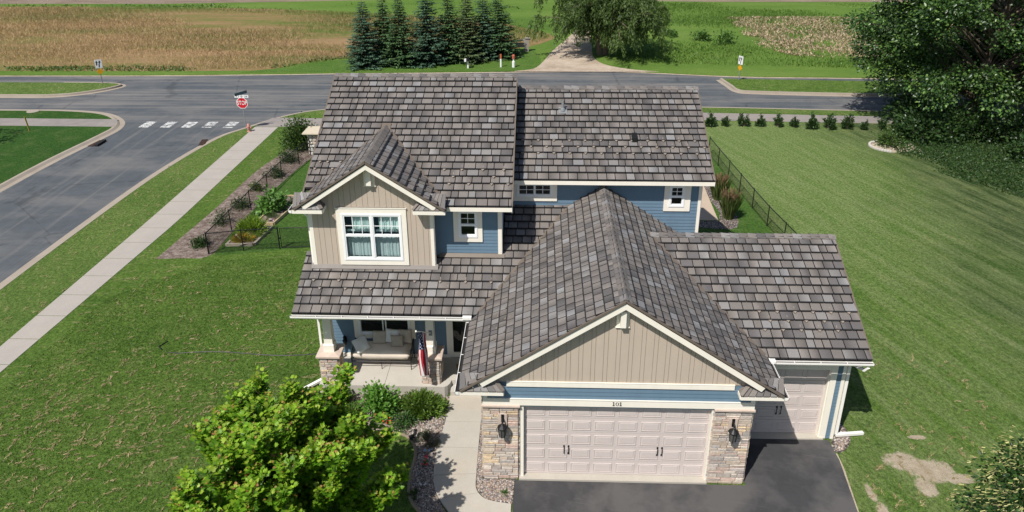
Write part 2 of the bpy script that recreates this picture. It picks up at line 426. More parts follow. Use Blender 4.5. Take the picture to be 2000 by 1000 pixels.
# ------------------------------------------------------------------ the house
zg = lambda x: 5.791 - .6667*abs(x)          # garage gable roof
zp = lambda y: 3.184 + .5*(y-3.12)           # porch shed roof
zw = lambda y: 3.075 + .5*(y-1.38)           # single garage wing
zm = lambda y: 6.08 + .5*(y-4.57)            # main roof
zr = lambda y: 6.165 + .5*(y-6.517)          # lower rear roof
zd = lambda x: 7.576 - .6667*abs(x+7.12)     # dormer
house = thing('house', (0,0,0), 'two storey blue and beige house with grey shingle roofs and attached double garage', 'house')

TILEC = [((.146,.130,.119),15),((.130,.116,.107),11),((.166,.158,.153),6),((.098,.091,.089),6),((.178,.173,.173),2),((.108,.099,.095),6)]
TILEB = [tuple(1.30*q for q in c) for c,w in TILEC for _ in range(w)]
def tile_roof(name, O, U, V, W, L, pieces=((),), seed=1, expo=.293, guards=None):
    """courses of single shingles on a sloping plane; pieces = lists of plan half-planes a*x+b*y+c >= 0"""
    rnd = random.Random(seed); O = Vector(O); U = Vector(U).normalized(); V = Vector(V).normalized(); N = U.cross(V)
    nr = math.ceil(L/expo); rows = []
    for k in range(nr):
        v0 = k*expo - (.03 if k == 0 else 0); v1 = min(v0+expo*1.1, L+.01); u = -rnd.uniform(0,.3)
        while u < W:
            w = rnd.choice((.22,.27,.3,.3,.33,.36))
            a, b = max(u,0), min(u+w-.026, W)
            if b-a > .03:
                c = Vector(rnd.choice(TILEB)); q = rnd.uniform(.9,1.1); mot = rnd.random()
                l = c*q*(1.0 if mot < .35 else rnd.uniform(.55,.85)); r = c*q*(1.0 if mot < .35 else rnd.uniform(1.0,1.3))
                if rnd.random() < .5: l, r = r, l
                rows.append((a,b,v0,v1,l,r,rnd.uniform(-.004,.004)))
            u += w
    bm = bmesh.new(); lay = bm.loops.layers.float_color.new('col')
    dk = (.016,.015,.016,1)
    for cl in pieces:
        b2 = bmesh.new(); l2 = b2.loops.layers.float_color.new('col')
        P = lambda u,v,h: O + U*u + V*v + N*h
        def face(ps, cs):
            f = b2.faces.new([b2.verts.new(p) for p in ps])
            for lp, c in zip(f.loops, cs): lp[l2] = (*c[:3],1)
        face([P(0,-.03,.002),P(W,-.03,.002),P(W,L,.002),P(0,L,.002)], [dk]*4)
        face([P(0,-.03,-.05),P(0,L,-.05),P(W,L,-.05),P(W,-.03,-.05)], [dk]*4)
        for a,b in (((0,-.03),(W,-.03)),((W,-.03),(W,L)),((W,L),(0,L)),((0,L),(0,-.03))):
            face([P(*a,-.05),P(*b,-.05),P(*b,.002),P(*a,.002)], [dk]*4)
        for a,b,v0,v1,l,r,dh in rows:
            h0, h1 = .068+dh, .014
            ed = (.017,.016,.017); lip = .036; hl = h0-(h0-h1)*lip/(v1-v0)     # dark moulded lip at the foot of every shingle
            face([P(a,v0,h0),P(b,v0,h0),P(b,v0+lip,hl),P(a,v0+lip,hl)], [(.026,.025,.026)]*4)
            face([P(a,v0+lip,hl),P(b,v0+lip,hl),P(b,v1,h1),P(a,v1,h1)], [l,r,r,l])
            face([P(a,v0,.003),P(b,v0,.003),P(b,v0,h0),P(a,v0,h0)], [ed]*4)
            face([P(a,v0,.003),P(a,v0,h0),P(a,v1,h1),P(a,v1,.003)], [ed]*4)
            face([P(b,v0,.003),P(b,v1,.003),P(b,v1,h1),P(b,v0,h0)], [ed]*4)
        for (ca,cb,cc) in cl:
            n = Vector((ca,cb,0)); q = n.length_squared; co = n*(-cc/q)
            bmesh.ops.bisect_plane(b2, geom=b2.verts[:]+b2.edges[:]+b2.faces[:], plane_co=co, plane_no=n, clear_inner=True, dist=1e-5)
        tmp = bpy.data.meshes.new('t'); b2.to_mesh(tmp); b2.free(); bm.from_mesh(tmp); bpy.data.meshes.remove(tmp)
    me = bpy.data.meshes.new(name); bm.to_mesh(me); bm.free()
    o = link(name, me, ROOF, house)
    for (u,v) in guards or ():
        k = round(v/expo); v = k*expo
        p = O + U*u + V*v + N*.047
        g = link('snow_guard', guard_mesh(U,V,N), FLASH2, o); g.location = p
    return o
FLASH2 = painted('snow_guard_metal', (.26,.215,.175), .5, .1)
_gm = {}
def guard_mesh(U,V,N):
    key = tuple(round(x,3) for x in (*U,*V))
    if key not in _gm:
        m = MB(); P = lambda u,v,h: tuple(U*u+V*v+N*h)
        m.add([P(-.05,-.01,.0),P(.05,-.01,0),P(0,-.075,.0),P(-.05,-.01,.028),P(.05,-.01,.028),P(0,-.075,.02),
               P(-.012,.16,0),P(.012,.16,0),P(.012,-.01,.012),P(-.012,-.01,.012)],
              [(0,2,1),(3,4,5),(0,3,5,2),(1,2,5,4),(0,1,4,3),(6,7,8,9)])
        me = bpy.data.meshes.new('snow_guard'); me.from_pydata(m.v,[],m.f); me.materials.append(FLASH2); _gm[key] = me
    return _gm[key]

def ridge_caps(parent, a, b, side, drop, seed=5, w=.15):
    """overlapping saddle shingles along a ridge a-b; drop = fall of the roof per metre sideways"""
    rnd = random.Random(seed); a = Vector(a); b = Vector(b); t = (b-a).normalized(); L = (b-a).length; s = Vector(side)
    m = MB(); u = 0; e = .27
    while u < L:
        c = Vector(rnd.choice(TILEB))*rnd.uniform(.85,1.15); c = tuple(c)
        p, q = a+t*u, a+t*min(u+e*1.12,L+.05)
        for sg in (1,-1):
            k = s*sg*w - Vector((0,0,w*drop)); h0 = Vector((0,0,.085)); h1 = Vector((0,0,.055))
            vs = [p+h0, q+h1, q+k+h1, p+k+h0]; dn = Vector((0,0,-.04))
            m.add(vs+[v+dn for v in vs], [(0,1,2,3) if sg<0 else (0,3,2,1),(0,4,7,3),(2,3,7,6),(0,1,5,4),(1,2,6,5)], c)
        u += e
    return m.build('ridge_cap', ROOF, parent)

def xroof(name, x0, x1, y0, z0, y1, slope, pieces, seed, gv=(), gstep=.56, back=False, goff=0):
    L = (y1-y0)*math.sqrt(1+slope*slope)
    g = [(u+(.28 if i%2 else 0), v) for i, v in enumerate(gv) for u in np.arange(.3+goff, x1-x0-.25, gstep*2)]
    return tile_roof(name, (x0,y0,z0), (1,0,0), (0,1,slope), x1-x0, L, pieces, seed, guards=g)
# main roof: front plane open where the dormer wall stands
M_RY, M_RZ = 9.84, zm(9.84)
mroof = xroof('main_roof', -9.27,-2.92, 4.55,zm(4.55), M_RY, .5, ([(1,0,5.26)], [(-1,0,-5.26),(0,1,-5.12)]), 11)
for u,v in [(-4.85,.82),(-4.25,.82),(-3.55,.82),(-3.05,.82),(-5.05,1.36),(-4.5,1.36),(-3.85,1.36),(-3.2,1.36),(-4.75,1.09),(-3.5,1.09),
            (-9.0,1.63),(-8.55,1.36),(-8.75,1.9),(-9.1,1.36),(-8.35,1.9)]:
    p = Vector((u, 4.55, zm(4.55))) + Vector((0,1,.5)).normalized()*round(v/.293)*.293 + Vector((0,-.447,.894))*.047
    g = link('snow_guard', guard_mesh(Vector((1,0,0)),Vector((0,1,.5)).normalized(),Vector((0,-.447,.894))), FLASH2, mroof); g.location = p
ridge_caps(mroof, (-9.27,M_RY,M_RZ), (-2.92,M_RY,M_RZ), (0,1,0), .5, 3)
mb = MB(); y2 = 2*M_RY-4.55                                       # rear slope of the main roof
mb.prism([(-9.27,M_RY,M_RZ-.05),(-2.92,M_RY,M_RZ-.05),(-2.92,y2,zm(4.55)-.05),(-9.27,y2,zm(4.55)-.05)], (0,0,.06), (.16,.14,.13)); mb.build('rear_roof_slope', ROOF, house)
R_RY, R_RZ = 10.458, zr(10.458)
rroof = xroof('low_roof', -2.96,3.475, 6.50,zr(6.50), R_RY, .5, ((),), 23, (1.09,1.36,1.63), .26)
ridge_caps(rroof, (-2.86,R_RY,R_RZ), (3.475,R_RY,R_RZ), (0,1,0), .5, 8)
mb = MB(); y2 = 2*R_RY-6.5
mb.prism([(-2.92,R_RY,R_RZ-.05),(3.475,R_RY,R_RZ-.05),(3.475,y2,zr(6.5)-.05),(-2.92,y2,zr(6.5)-.05)], (0,0,.06), (.16,.14,.13)); mb.build('rear_roof_slope', ROOF, house)
proof = xroof('porch_roof', -9.43,-1.0, 3.12,zp(3.12), 6.93, .5,
      ([(-1,0,-3.2),(0,-1,5.12),(-.6667,.5,-4.167)], [(1,0,3.2),(-.6667,.5,-4.167),(0,-1,6.95)]), 31)
for u,v in [(-9.0+.78*i, 1.09) for i in range(8)] + [(-8.75+.78*i, .82) for i in range(8)]:
    if u < -3.3 and (v < 1 or u < -3.0):
        p = Vector((u, 3.12, zp(3.12))) + Vector((0,1,.5)).normalized()*round(v/.293)*.293 + Vector((0,-.447,.894))*.047
        g = link('snow_guard', guard_mesh(Vector((1,0,0)),Vector((0,1,.5)).normalized(),Vector((0,-.447,.894))), FLASH2, proof); g.location = p
W_RY = 5.12; W_RZ = zw(W_RY)
wroof = xroof('wing_roof', .6,6.90, 1.38,zw(1.38), W_RY, .5, ([(.6667,.5,-3.376)],), 43)
for u,v in [(4.15+.5*i,1.36) for i in range(6)] + [(4.4+.5*i,1.09) for i in range(5)] + [(4.2+.5*i,.82) for i in range(5)]:
    if u > 3.6:
        p = Vector((u, 1.38, zw(1.38))) + Vector((0,1,.5)).normalized()*round(v/.293)*.293 + Vector((0,-.447,.894))*.047
        g = link('snow_guard', guard_mesh(Vector((1,0,0)),Vector((0,1,.5)).normalized(),Vector((0,-.447,.894))), FLASH2, wroof); g.location = p
ridge_caps(wroof, (1.32,W_RY,W_RZ), (6.90,W_RY,W_RZ), (0,1,0), .5, 9)
mb = MB(); y2 = 2*W_RY-1.38
mb.prism([(1.0,W_RY,W_RZ-.05),(6.90,W_RY,W_RZ-.05),(6.90,y2,zw(1.38)-.05),(1.0,y2,zw(1.38)-.05)], (0,0,.06), (.16,.14,.13)); mb.build('rear_roof_slope', ROOF, house)
# garage gable: two planes falling to the sides
GE, GY0, GY1 = 4.07, -.27, 6.915
GL = GE*math.sqrt(1+.4444)
gr1 = tile_roof('garage_roof', (GE,GY0,zg(GE)), (0,1,0), (-1,0,.6667), GY1-GY0, GL, ((),), 51, .27,
        [(u+(.25 if i%2 else 0),v) for i,v in enumerate((.81,1.08,1.35)) for u in (.35,.95,1.55,2.15)][:10])
gr2 = tile_roof('garage_roof', (-GE,GY1,zg(GE)), (0,-1,0), (1,0,.6667), GY1-GY0, GL, ([(.6667,-.5,4.187)],), 57, .27,
        [(GY1-GY0-u+(.25 if i%2 else 0),v) for i,v in enumerate((.81,1.08,1.35)) for u in (.5,1.05,1.6,2.2,2.8)])
ridge_caps(gr1, (0,GY0+.02,zg(0)), (0,GY1,zg(0)), (1,0,0), .6667, 12)
# dormer gable
DE, DY0, DY1 = 2.24, 4.186, 7.75
DL = DE*math.sqrt(1+.4444)
dr1 = tile_roof('dormer_roof', (-7.12+DE,DY0,zd(-7.12+DE)), (0,1,0), (-1,0,.6667), DY1-DY0, DL, ([(-.6667,-.5,-.966)],), 61, .27, [(.45,1.08),(.95,1.08),(.4,.81),(.9,.81),(.7,.54),(1.2,.81),(.45,1.35)])
dr2 = tile_roof('dormer_roof', (-7.12-DE,DY1,zd(-7.12-DE)), (0,-1,0), (1,0,.6667), DY1-DY0, DL, ([(.6667,-.5,8.528)],), 67, .27, [(DY1-DY0-u,v) for u,v in ((.3,.81),(.8,.81),(.5,.54),(1.0,.54),(.6,1.08),(1.3,1.08))])
ridge_caps(dr1, (-7.12,DY0+.02,zd(-7.12)), (-7.12,DY1-.2,zd(-7.12)), (1,0,0), .6667, 14)

FLASHG = painted('taupe_flashing_metal', (.20,.18,.165), .5, .12)
# metal trim along rakes and valleys
def strip(name, pts, w=.09, h=.02, par=house, mat=FLASH, lift=.06):
    m = MB()
    for a,b in zip(pts[:-1],pts[1:]): m.beam((a[0],a[1],a[2]+lift),(b[0],b[1],b[2]+lift), w, h)
    return m.build(name, mat, par)
# valley lines: garage/porch, garage/wing, dormer/main
xv = lambda y: -(5.791-zp(y))/.6667
strip('valley_flashing', [(xv(3.15),3.15,zp(3.15)),(xv(6.9),6.9,zp(6.9))], .10, .03, lift=.055)
xw = lambda y: (5.791-zw(y))/.6667
strip('valley_flashing', [(xw(1.42),1.42,zw(1.42)),(xw(W_RY),W_RY,W_RZ)], .12, .03, lift=.055)
xq = lambda y: (7.576-zm(y))/.6667
strip('valley_flashing', [(-7.12+xq(4.6),4.6,zm(4.6)),(-7.12+xq(7.45),7.45,zm(7.45))], .09, .03, lift=.055)
strip('valley_flashing', [(-7.12-xq(4.9),4.9,zm(4.9)),(-7.12-xq(7.45),7.45,zm(7.45))], .08, .03, lift=.055)
mb = MB(); mb.prism([(-7.27,7.22,zm(7.22)+.06),(-6.97,7.22,zm(7.22)+.06),(-6.97,7.62,zm(7.62)+.06),(-7.27,7.62,zm(7.62)+.06)], (0,0,.02)); mb.build('ridge_flashing', FLASH, house)
for x0,z0,x1,z1,y in ((0,zg(0),GE,zg(GE),GY0),(0,zg(0),-GE,zg(GE),GY0),(-7.12,zd(-7.12),-7.12+DE,zd(-7.12+DE),DY0),(-7.12,zd(-7.12),-7.12-DE,zd(-7.12-DE),DY0)):
    strip('rake_flashing', [(x0,y-.012,z0),(x1,y-.012,z1)], .045, .05, lift=.012)
# base flashing where porch roof meets the upper walls
mb = MB(); mb.prism([(-9.15,4.50,zp(4.50)+.065),(-5.20,4.50,zp(4.50)+.065),(-5.20,4.60,zp(4.60)+.15),(-9.15,4.60,zp(4.60)+.15)], (0,0,.012)); mb.build('wall_flashing', FLASHG, house)
mb = MB(); mb.prism([(-5.20,4.93,zp(4.93)+.065),(-3.16,4.93,zp(4.93)+.065),(-3.16,5.03,zp(5.03)+.11),(-5.20,5.03,zp(5.03)+.11)], (0,0,.012)); mb.build('wall_flashing', FLASH, house)

# rakes, fascias, soffits, returns
def rake(xc, zc, half, y, wally, hgt, stop, name='rake_fascia'):
    for sg in (1,-1):
        m = MB(); xe = xc+sg*half*stop; ze = zc-.6667*half*stop
        m.prism([(xc,y,zc-.012),(xe,y,ze-.012),(xe-sg*.10,y,ze-.012-hgt+.066),(xc,y,zc-.012-hgt)], (0,.03,0)); m.build(name, TRIM, house)
        m = MB(); m.prism([(xc,y+.03,zc-.06),(xe,y+.03,ze-.06),(xe,y+.03,ze-.09),(xc,y+.03,zc-.09)], (0,wally-y-.03,0)); m.build('soffit', TRIM, house)
rake(0, 5.791, GE, GY0, -.005, .215, .885)
rake(-7.12, 7.576, DE, DY0, 4.60, .20, .90)
def gable_return(x0, x1, y0, ywall, z, h, outer):
    """little hipped return roof closing the foot of a rake; outer = -1 left end, +1 right end"""
    dz = .36; m = MB(); d = ywall-y0
    xi, xo = (x1, x0) if outer < 0 else (x0, x1)
    sgn = outer; lead = .38*sgn
    a,b,c,e = (xo,y0,z),(xi,y0,z),(xi+lead,ywall,z+dz),(xo,ywall,z+dz)
    # front courses as separate shingles
    rnd = random.Random(int(abs(x0)*100)); n = 6
    for k in range(n):
        t0, t1 = k/n+.012, (k+1)/n-.004; col = tuple(Vector(rnd.choice(TILEB))*rnd.uniform(.9,1.1))
        L = lambda p,q,t: Vector(p).lerp(Vector(q),t)
        p = [L(a,b,t0),L(a,b,t1),L(e,c,t1),L(e,c,t0)]
        p = [q+Vector((0,0,.035)) for q in p]
        m.prism(p, (0,0,-.04), col)
    for k in range(2):
        t0, t1 = k/2+.01, (k+1)/2; col = tuple(Vector(rnd.choice(TILEB)))
        q0, q1 = Vector(b).lerp(Vector((xi,ywall,z)),t0), Vector(b).lerp(Vector((xi,ywall,z)),t1)
        r0, r1 = Vector(b).lerp(Vector(c),t0), Vector(b).lerp(Vector(c),t1)
        m.prism([v+Vector((0,0,.03)) for v in (q0,q1,r1,r0)], (0,0,-.03), col)
    # hip cap
    m.beam((xi,y0,z+.05),(xi+lead,ywall,z+dz+.05), .10, .03, (.2,.175,.155))
    o = m.build('return_roof', ROOF, house)
    m = MB(); m.box(x0,x1, y0,y0+.03, z-h,z-.006); m.box(xi-.015 if sgn<0 else xi-.015, xi+.015, y0+.03,ywall, z-h,z-.006); m.box(x0,x1,y0+.03,ywall,z-h,z-h+.02)
    m.build('return_fascia', TRIM, house)
gable_return(-4.10,-2.97, GY0-.005, -.006, 3.07, .105, -1)
gable_return(3.01,4.10, GY0-.005, -.006, 3.07, .105, 1)
gable_return(-9.42,-8.52, DY0-.005, 4.59, 6.075, .12, -1)
gable_return(-5.81,-4.86, DY0-.005, 4.59, 6.075, .12, 1)
def eave(name, x0,x1,y,z,h=.15, wy=None):
    m = MB(); m.box(x0,x1,y-.03,y, z-.015-h,z-.015); m.box(x0,x1,y,wy, z-h-.015,z-h+.005); m.build(name, TRIM, house)
eave('eave_fascia', -4.85,-2.90, 4.545, zm(4.55), .13, 5.03)
eave('eave_fascia', -2.90,3.49, 6.495, zr(6.5), .13, 6.92)
for x,z,y0,y1,f in ((-9.285,0,4.55,M_RY,zm),(-2.905,0,4.55,M_RY,zm),(3.49,0,6.5,R_RY,zr),(6.915,0,1.38,W_RY,zw)):
    for sg in (1,-1):
        m = MB(); ya, yb = (y0,y1) if sg>0 else (2*y1-y0,y1)
        m.prism([(x-.012,ya,f(y0)-.03),(x-.012,yb,f(y1)-.03),(x-.012,yb,f(y1)-.20),(x-.012,ya,f(y0)-.20)], (.024,0,0)); m.build('rake_fascia', TRIM, house)
    strip('rake_flashing', [(x,y0,f(y0)),(x,y1,f(y1))], .05, .03, lift=.02)
m = MB(); m.prism([(-9.44,3.12,zp(3.12)-.03),(-9.44,4.6,zp(4.6)-.03),(-9.44,4.6,zp(4.6)-.2),(-9.44,3.12,zp(3.12)-.2)], (.024,0,0)); m.build('rake_fascia', TRIM, house)

def gutter(a, b, out, z, endcap=True):
    """open K gutter from a to b (plan points), out = unit plan vector away from the roof"""
    a = Vector((*a,0)); b = Vector((*b,0)); o = Vector((*out,0)); t = (b-a).normalized(); zz = Vector((0,0,1))
    prof = [(.0,z+.0),(.0,z-.10),(.075,z-.10),(.115,z-.045),(.115,z+.005),(.103,z+.005),(.103,z-.04),(.07,z-.09),(.008,z-.09),(.008,z)]
    m = MB(); n = len(prof); vs = [p+o*d+zz*h for p in (a,b) for d,h in prof]
    m.add(vs, [(i,(i+1)%n,(i+1)%n+n,i+n) for i in range(n)] + [tuple(range(n-1,-1,-1)), tuple(range(n,2*n))])
    if endcap:
        for p in (a,b):
            q = [p+zz*(z-.10), p+o*.075+zz*(z-.10), p+o*.115+zz*(z-.045), p+o*.115+zz*z, p+zz*z]; m.prism(q, t*.004*(1 if p is a else -1))
    g = m.build('gutter', GUTTERM, house)
    m = MB(); m.add([a+o*.01+zz*(z-.035), b+o*.01+zz*(z-.035), b+o*.10+zz*(z-.035), a+o*.10+zz*(z-.035)], [(0,1,2,3)]); m.build('gutter_dark_strip', DARK, g)  # dark strip for the shade and debris inside the white gutter
    L = (b-a).length; m = MB(); k = int(L/.85)
    for i in range(1, k+1):
        p = a+t*L*i/(k+1); m.beam(p+o*.0+zz*(z-.005), p+o*.112+zz*(z-.002), .018, .012)
    m.build('gutter_bracket', GUTTERM, g)
    return g
gutter((-9.46,3.09),(-4.06,3.09), (0,-1), zp(3.09)-.02)
gutter((4.12,1.35),(6.93,1.35), (0,-1), zw(1.35)-.02)
gutter((-4.10,-.28),(-4.10,2.96), (-1,0), 3.07)
gutter((4.10,-.28),(4.10,1.22), (1,0), 3.07)
gutter((-9.42,4.18),(-9.42,5.6), (-1,0), 6.06)
m = MB(); m.box(-4.32,-4.06,2.955,3.10,zp(3.09)-.03,zp(3.09)+.05); m.build('gutter_cover', GUTTERM, house)
m = MB(); m.box(4.06,4.3,1.20,1.36,zw(1.35)-.03,zw(1.35)+.05); m.build('gutter_cover', GUTTERM, house)

# ---- walls
def lap_wall(name, P, U, u0,u1,z0,z1, holes=(), top=None, expo=.115, mat=BLUE):
    """lap siding: each course leans out at its foot; top(u) trims the wall under a slope"""
    P = Vector(P); U = Vector(U); N = U.cross(Vector((0,0,1))); bm = bmesh.new(); m = MB()
    z = z0
    while z < z1-1e-4:
        za, zb = z, min(z+expo, z1); segs = [(u0,u1)]
        for a,b,c,d in holes:
            if c < zb-.01 and d > za+.01:
                segs = [s for q in segs for s in ((q[0],min(q[1],a)),(max(q[0],b),q[1])) if s[1]-s[0] > .01]
        for a,b in segs:
            f = lambda u,h,zz: P+U*u+N*h+Vector((0,0,zz))
            m.add([f(a,.016,za),f(b,.016,za),f(b,.003,zb),f(a,.003,zb),f(a,0,za),f(b,0,za)], [(0,1,2,3),(0,4,5,1)])
        z = zb
    for p in m.v: bm.verts.new(p)
    bm.verts.ensure_lookup_table()
    for f in m.f: bm.faces.new([bm.verts[i] for i in f])
    for co,no in top or (): bmesh.ops.bisect_plane(bm, geom=bm.verts[:]+bm.edges[:]+bm.faces[:], plane_co=co, plane_no=no, clear_outer=True)
    me = bpy.data.meshes.new(name); bm.to_mesh(me); bm.free(); return link(name, me, mat, house)
def board_wall(name, x0,x1,z0,z1,y, holes=(), top=(), ww=(.205,.105)):
    """board and batten: alternating wide and narrow boards with grooves between"""
    bm = bmesh.new(); m = MB(); x = x0; k = 0
    while x < x1-.005:
        w = ww[k%2]; a, b = x+.0045, min(x+w-.0045, x1); k += 1; x += w
        spans = [(z0,z1)]
        for ha,hb,hc,hd in holes:
            if ha < b and hb > a: spans = [s for q in spans for s in ((q[0],min(q[1],hc)),(max(q[0],hd),q[1])) if s[1]-s[0] > .01]
        for c,d in spans: m.box(a,b,y-.022,y+.0,c,d)
        for c,d in spans: m.box(b,b+.009,y-.006,y,c,d)
    for p in m.v: bm.verts.new(p)
    bm.verts.ensure_lookup_table()
    for f in m.f: bm.faces.new([bm.verts[i] for i in f])
    for co,no in top: bmesh.ops.bisect_plane(bm, geom=bm.verts[:]+bm.edges[:]+bm.faces[:], plane_co=co, plane_no=no, clear_outer=True)
    me = bpy.data.meshes.new(name); bm.to_mesh(me); bm.free(); return link(name, me, BEIGE, house)
# upper wall with the small window, main block
PW1 = (-8.00,-6.28,1.22,2.55); PDO = (-5.0,-4.02,.36,2.45)
BW = (-4.58,-3.99,4.83,5.73)
lap_wall('siding', (0,5.05,0), (1,0,0), -9.05,-3.25, .36,6.0, [PW1, PDO, BW])
lap_wall('siding', (-9.05,0,0), (0,-1,0), -14.6,-5.05, 0,6.0)
lap_wall('siding', (-3.25,0,0), (0,1,0), 5.05,6.92, 3.2,6.3)
mb = MB()
mb.prism([(-9.045,5.06,6.0),(-9.045,14.6,6.0),(-9.045,9.84,M_RZ-.2)], (.03,0,0)); mb.build('gable_wall', BLUE, house); mb = MB(); mb.prism([(-3.28,5.06,6.0),(-3.28,14.6,6.0),(-3.28,9.84,M_RZ-.2)], (.03,0,0)); mb.build('gable_wall', BLUE, house)
# rear block
RW1 = (-2.83,-1.66,5.42,5.9); RW2 = (2.15,2.65,5.1,5.86)
lap_wall('siding', (0,6.92,0), (1,0,0), -3.25,3.19, 3.0,6.06, [RW1, RW2])
lap_wall('siding', (3.19,0,0), (0,1,0), 6.92,14.0, 0,6.06)
mb = MB(); mb.prism([(3.16,6.93,6.05),(3.16,14.0,6.05),(3.16,R_RY,R_RZ-.2)], (.025,0,0)); mb.build('gable_wall', BLUE, house)
mb = MB(); mb.box(-9.04,-3.26,14.57,14.6,0,6.0); mb.box(-3.26,3.18,13.97,14.0,0,6.05); mb.box(-3.27,-3.24,14.0,14.57,0,6.0); mb.build('rear_wall', BLUE, house)
mb = MB(); mb.box(-9.0,-3.3,5.6,5.63,.36,6.0); mb.box(-3.2,3.15,7.5,7.53,.36,6.0); mb.build('inner_wall', ROOMM, house)
# garage block and wing
lap_wall('siding', (0,-.004,0), (1,0,0), -3.50,3.46, 2.705,3.08)
lap_wall('siding', (3.49,0,0), (0,1,0), .05,1.83, 0,3.1)
lap_wall('siding', (-3.55,0,0), (0,-1,0), -5.05,-.06, 0,3.2)
lap_wall('siding', (0,1.83,0), (1,0,0), 6.27,6.41, .02,2.75)
lap_wall('siding', (6.49,0,0), (0,1,0), 1.84,8.4, .02,2.8)
mb = MB(); mb.prism([(6.47,1.86,2.8),(6.47,8.38,2.8),(6.47,W_RY,W_RZ-.2)], (.018,0,0)); mb.box(3.2,6.47,8.37,8.4,0,2.8); mb.build('gable_wall', BLUE, house)
# gable sidings
sq = 1/math.sqrt(1.4444)
board_wall('gable_siding', -3.45,3.45, 3.232,5.75, .0, (), [((0,0,5.74),(.6667*sq,0,sq)),((0,0,5.74),(-.6667*sq,0,sq))])
DW = (-8.07,-6.25,4.24,5.81)
board_wall('dormer_siding', -9.0,-5.32, 3.90,7.5, 4.6, [DW], [((-7.12,0,7.52),(.6667*sq,0,sq)),((-7.12,0,7.52),(-.6667*sq,0,sq))], (.20,.155))
mb = MB(); mb.box(-9.04,-5.31,4.615,4.63,3.8,4.24); mb.box(-9.04,-8.07,4.615,4.63,4.24,6.2); mb.box(-6.25,-5.31,4.615,4.63,4.24,6.2); mb.box(-9.04,-5.31,4.615,4.63,5.81,6.25)
mb.prism([(-9.0,4.615,6.24),(-5.4,4.615,6.24),(-7.12,4.615,7.45)], (0,.015,0)); mb.prism([(-3.4,.004,3.2),(3.4,.004,3.2),(0,.004,5.6)], (0,.03,0)); mb.build('sheathing', BEIGE, house)
mb = MB(); mb.box(-5.34,-5.31,4.63,5.05,3.8,6.3); mb.box(-9.05,-9.02,4.63,5.05,3.8,6.3); mb.build('dormer_side_wall', BEIGE, house)
# trim boards: corners and bands
for bs in (((-9.08,-8.965,4.57,4.62,3.84,6.0),(-9.085,-9.055,4.60,4.70,3.84,6.0)), ((-5.385,-5.285,4.57,4.62,3.84,6.0),(-5.29,-5.262,4.60,4.70,3.84,6.0)),
           ((-3.36,-3.24,5.015,5.045,4.12,5.96),(-3.25,-3.22,5.045,5.14,4.12,5.96)), ((3.105,3.20,6.885,6.915,0,6.02),(3.192,3.22,6.915,7.02,0,6.02)), ((6.41,6.50,1.79,1.825,.02,2.78),(6.492,6.52,1.825,1.93,.02,2.78))):
    mb = MB(); [mb.box(*b) for b in bs]; mb.build('corner_trim', TRIM, house)
mb = MB(); mb.box(-2.90,2.90,-.045,-.024,3.09,3.235); mb.box(-2.90,2.90,-.052,-.004,3.235,3.25); mb.box(-3.53,3.47,-.05,-.024,2.50,2.70); mb.box(-3.53,3.47,-.062,-.024,2.70,2.715)
mb.box(-3.53,-3.40,-.048,-.024,2.715,2.96); mb.box(3.36,3.47,-.048,-.024,2.715,2.96); mb.build('frieze_board', TRIM, house)
mb = MB(); mb.box(-3.50,3.46,-.004,.2,2.44,3.2); mb.build('header_wall', BLUE, house)
def king_post(xc, y, zt, w, h):
    m = MB(); m.prism([(xc-w/2,y,zt-.5*w*.0-.08),(xc,y,zt),(xc+w/2,y,zt-.08),(xc+w/2,y,zt-h),(xc-w/2,y,zt-h)], (0,-.03,0))
    m.box(xc-w*.22,xc+w*.22,y-.16,y-.03,zt-h+.05,zt-.06); m.box(xc-w/2-.02,xc+w/2+.02,y-.045,y-.0,zt-h-.02,zt-h); m.build('gable_bracket', TRIM, house)
king_post(-.03, -.024, 5.50, .31, .56)
king_post(-7.12, 4.576, 7.30, .33, .58)

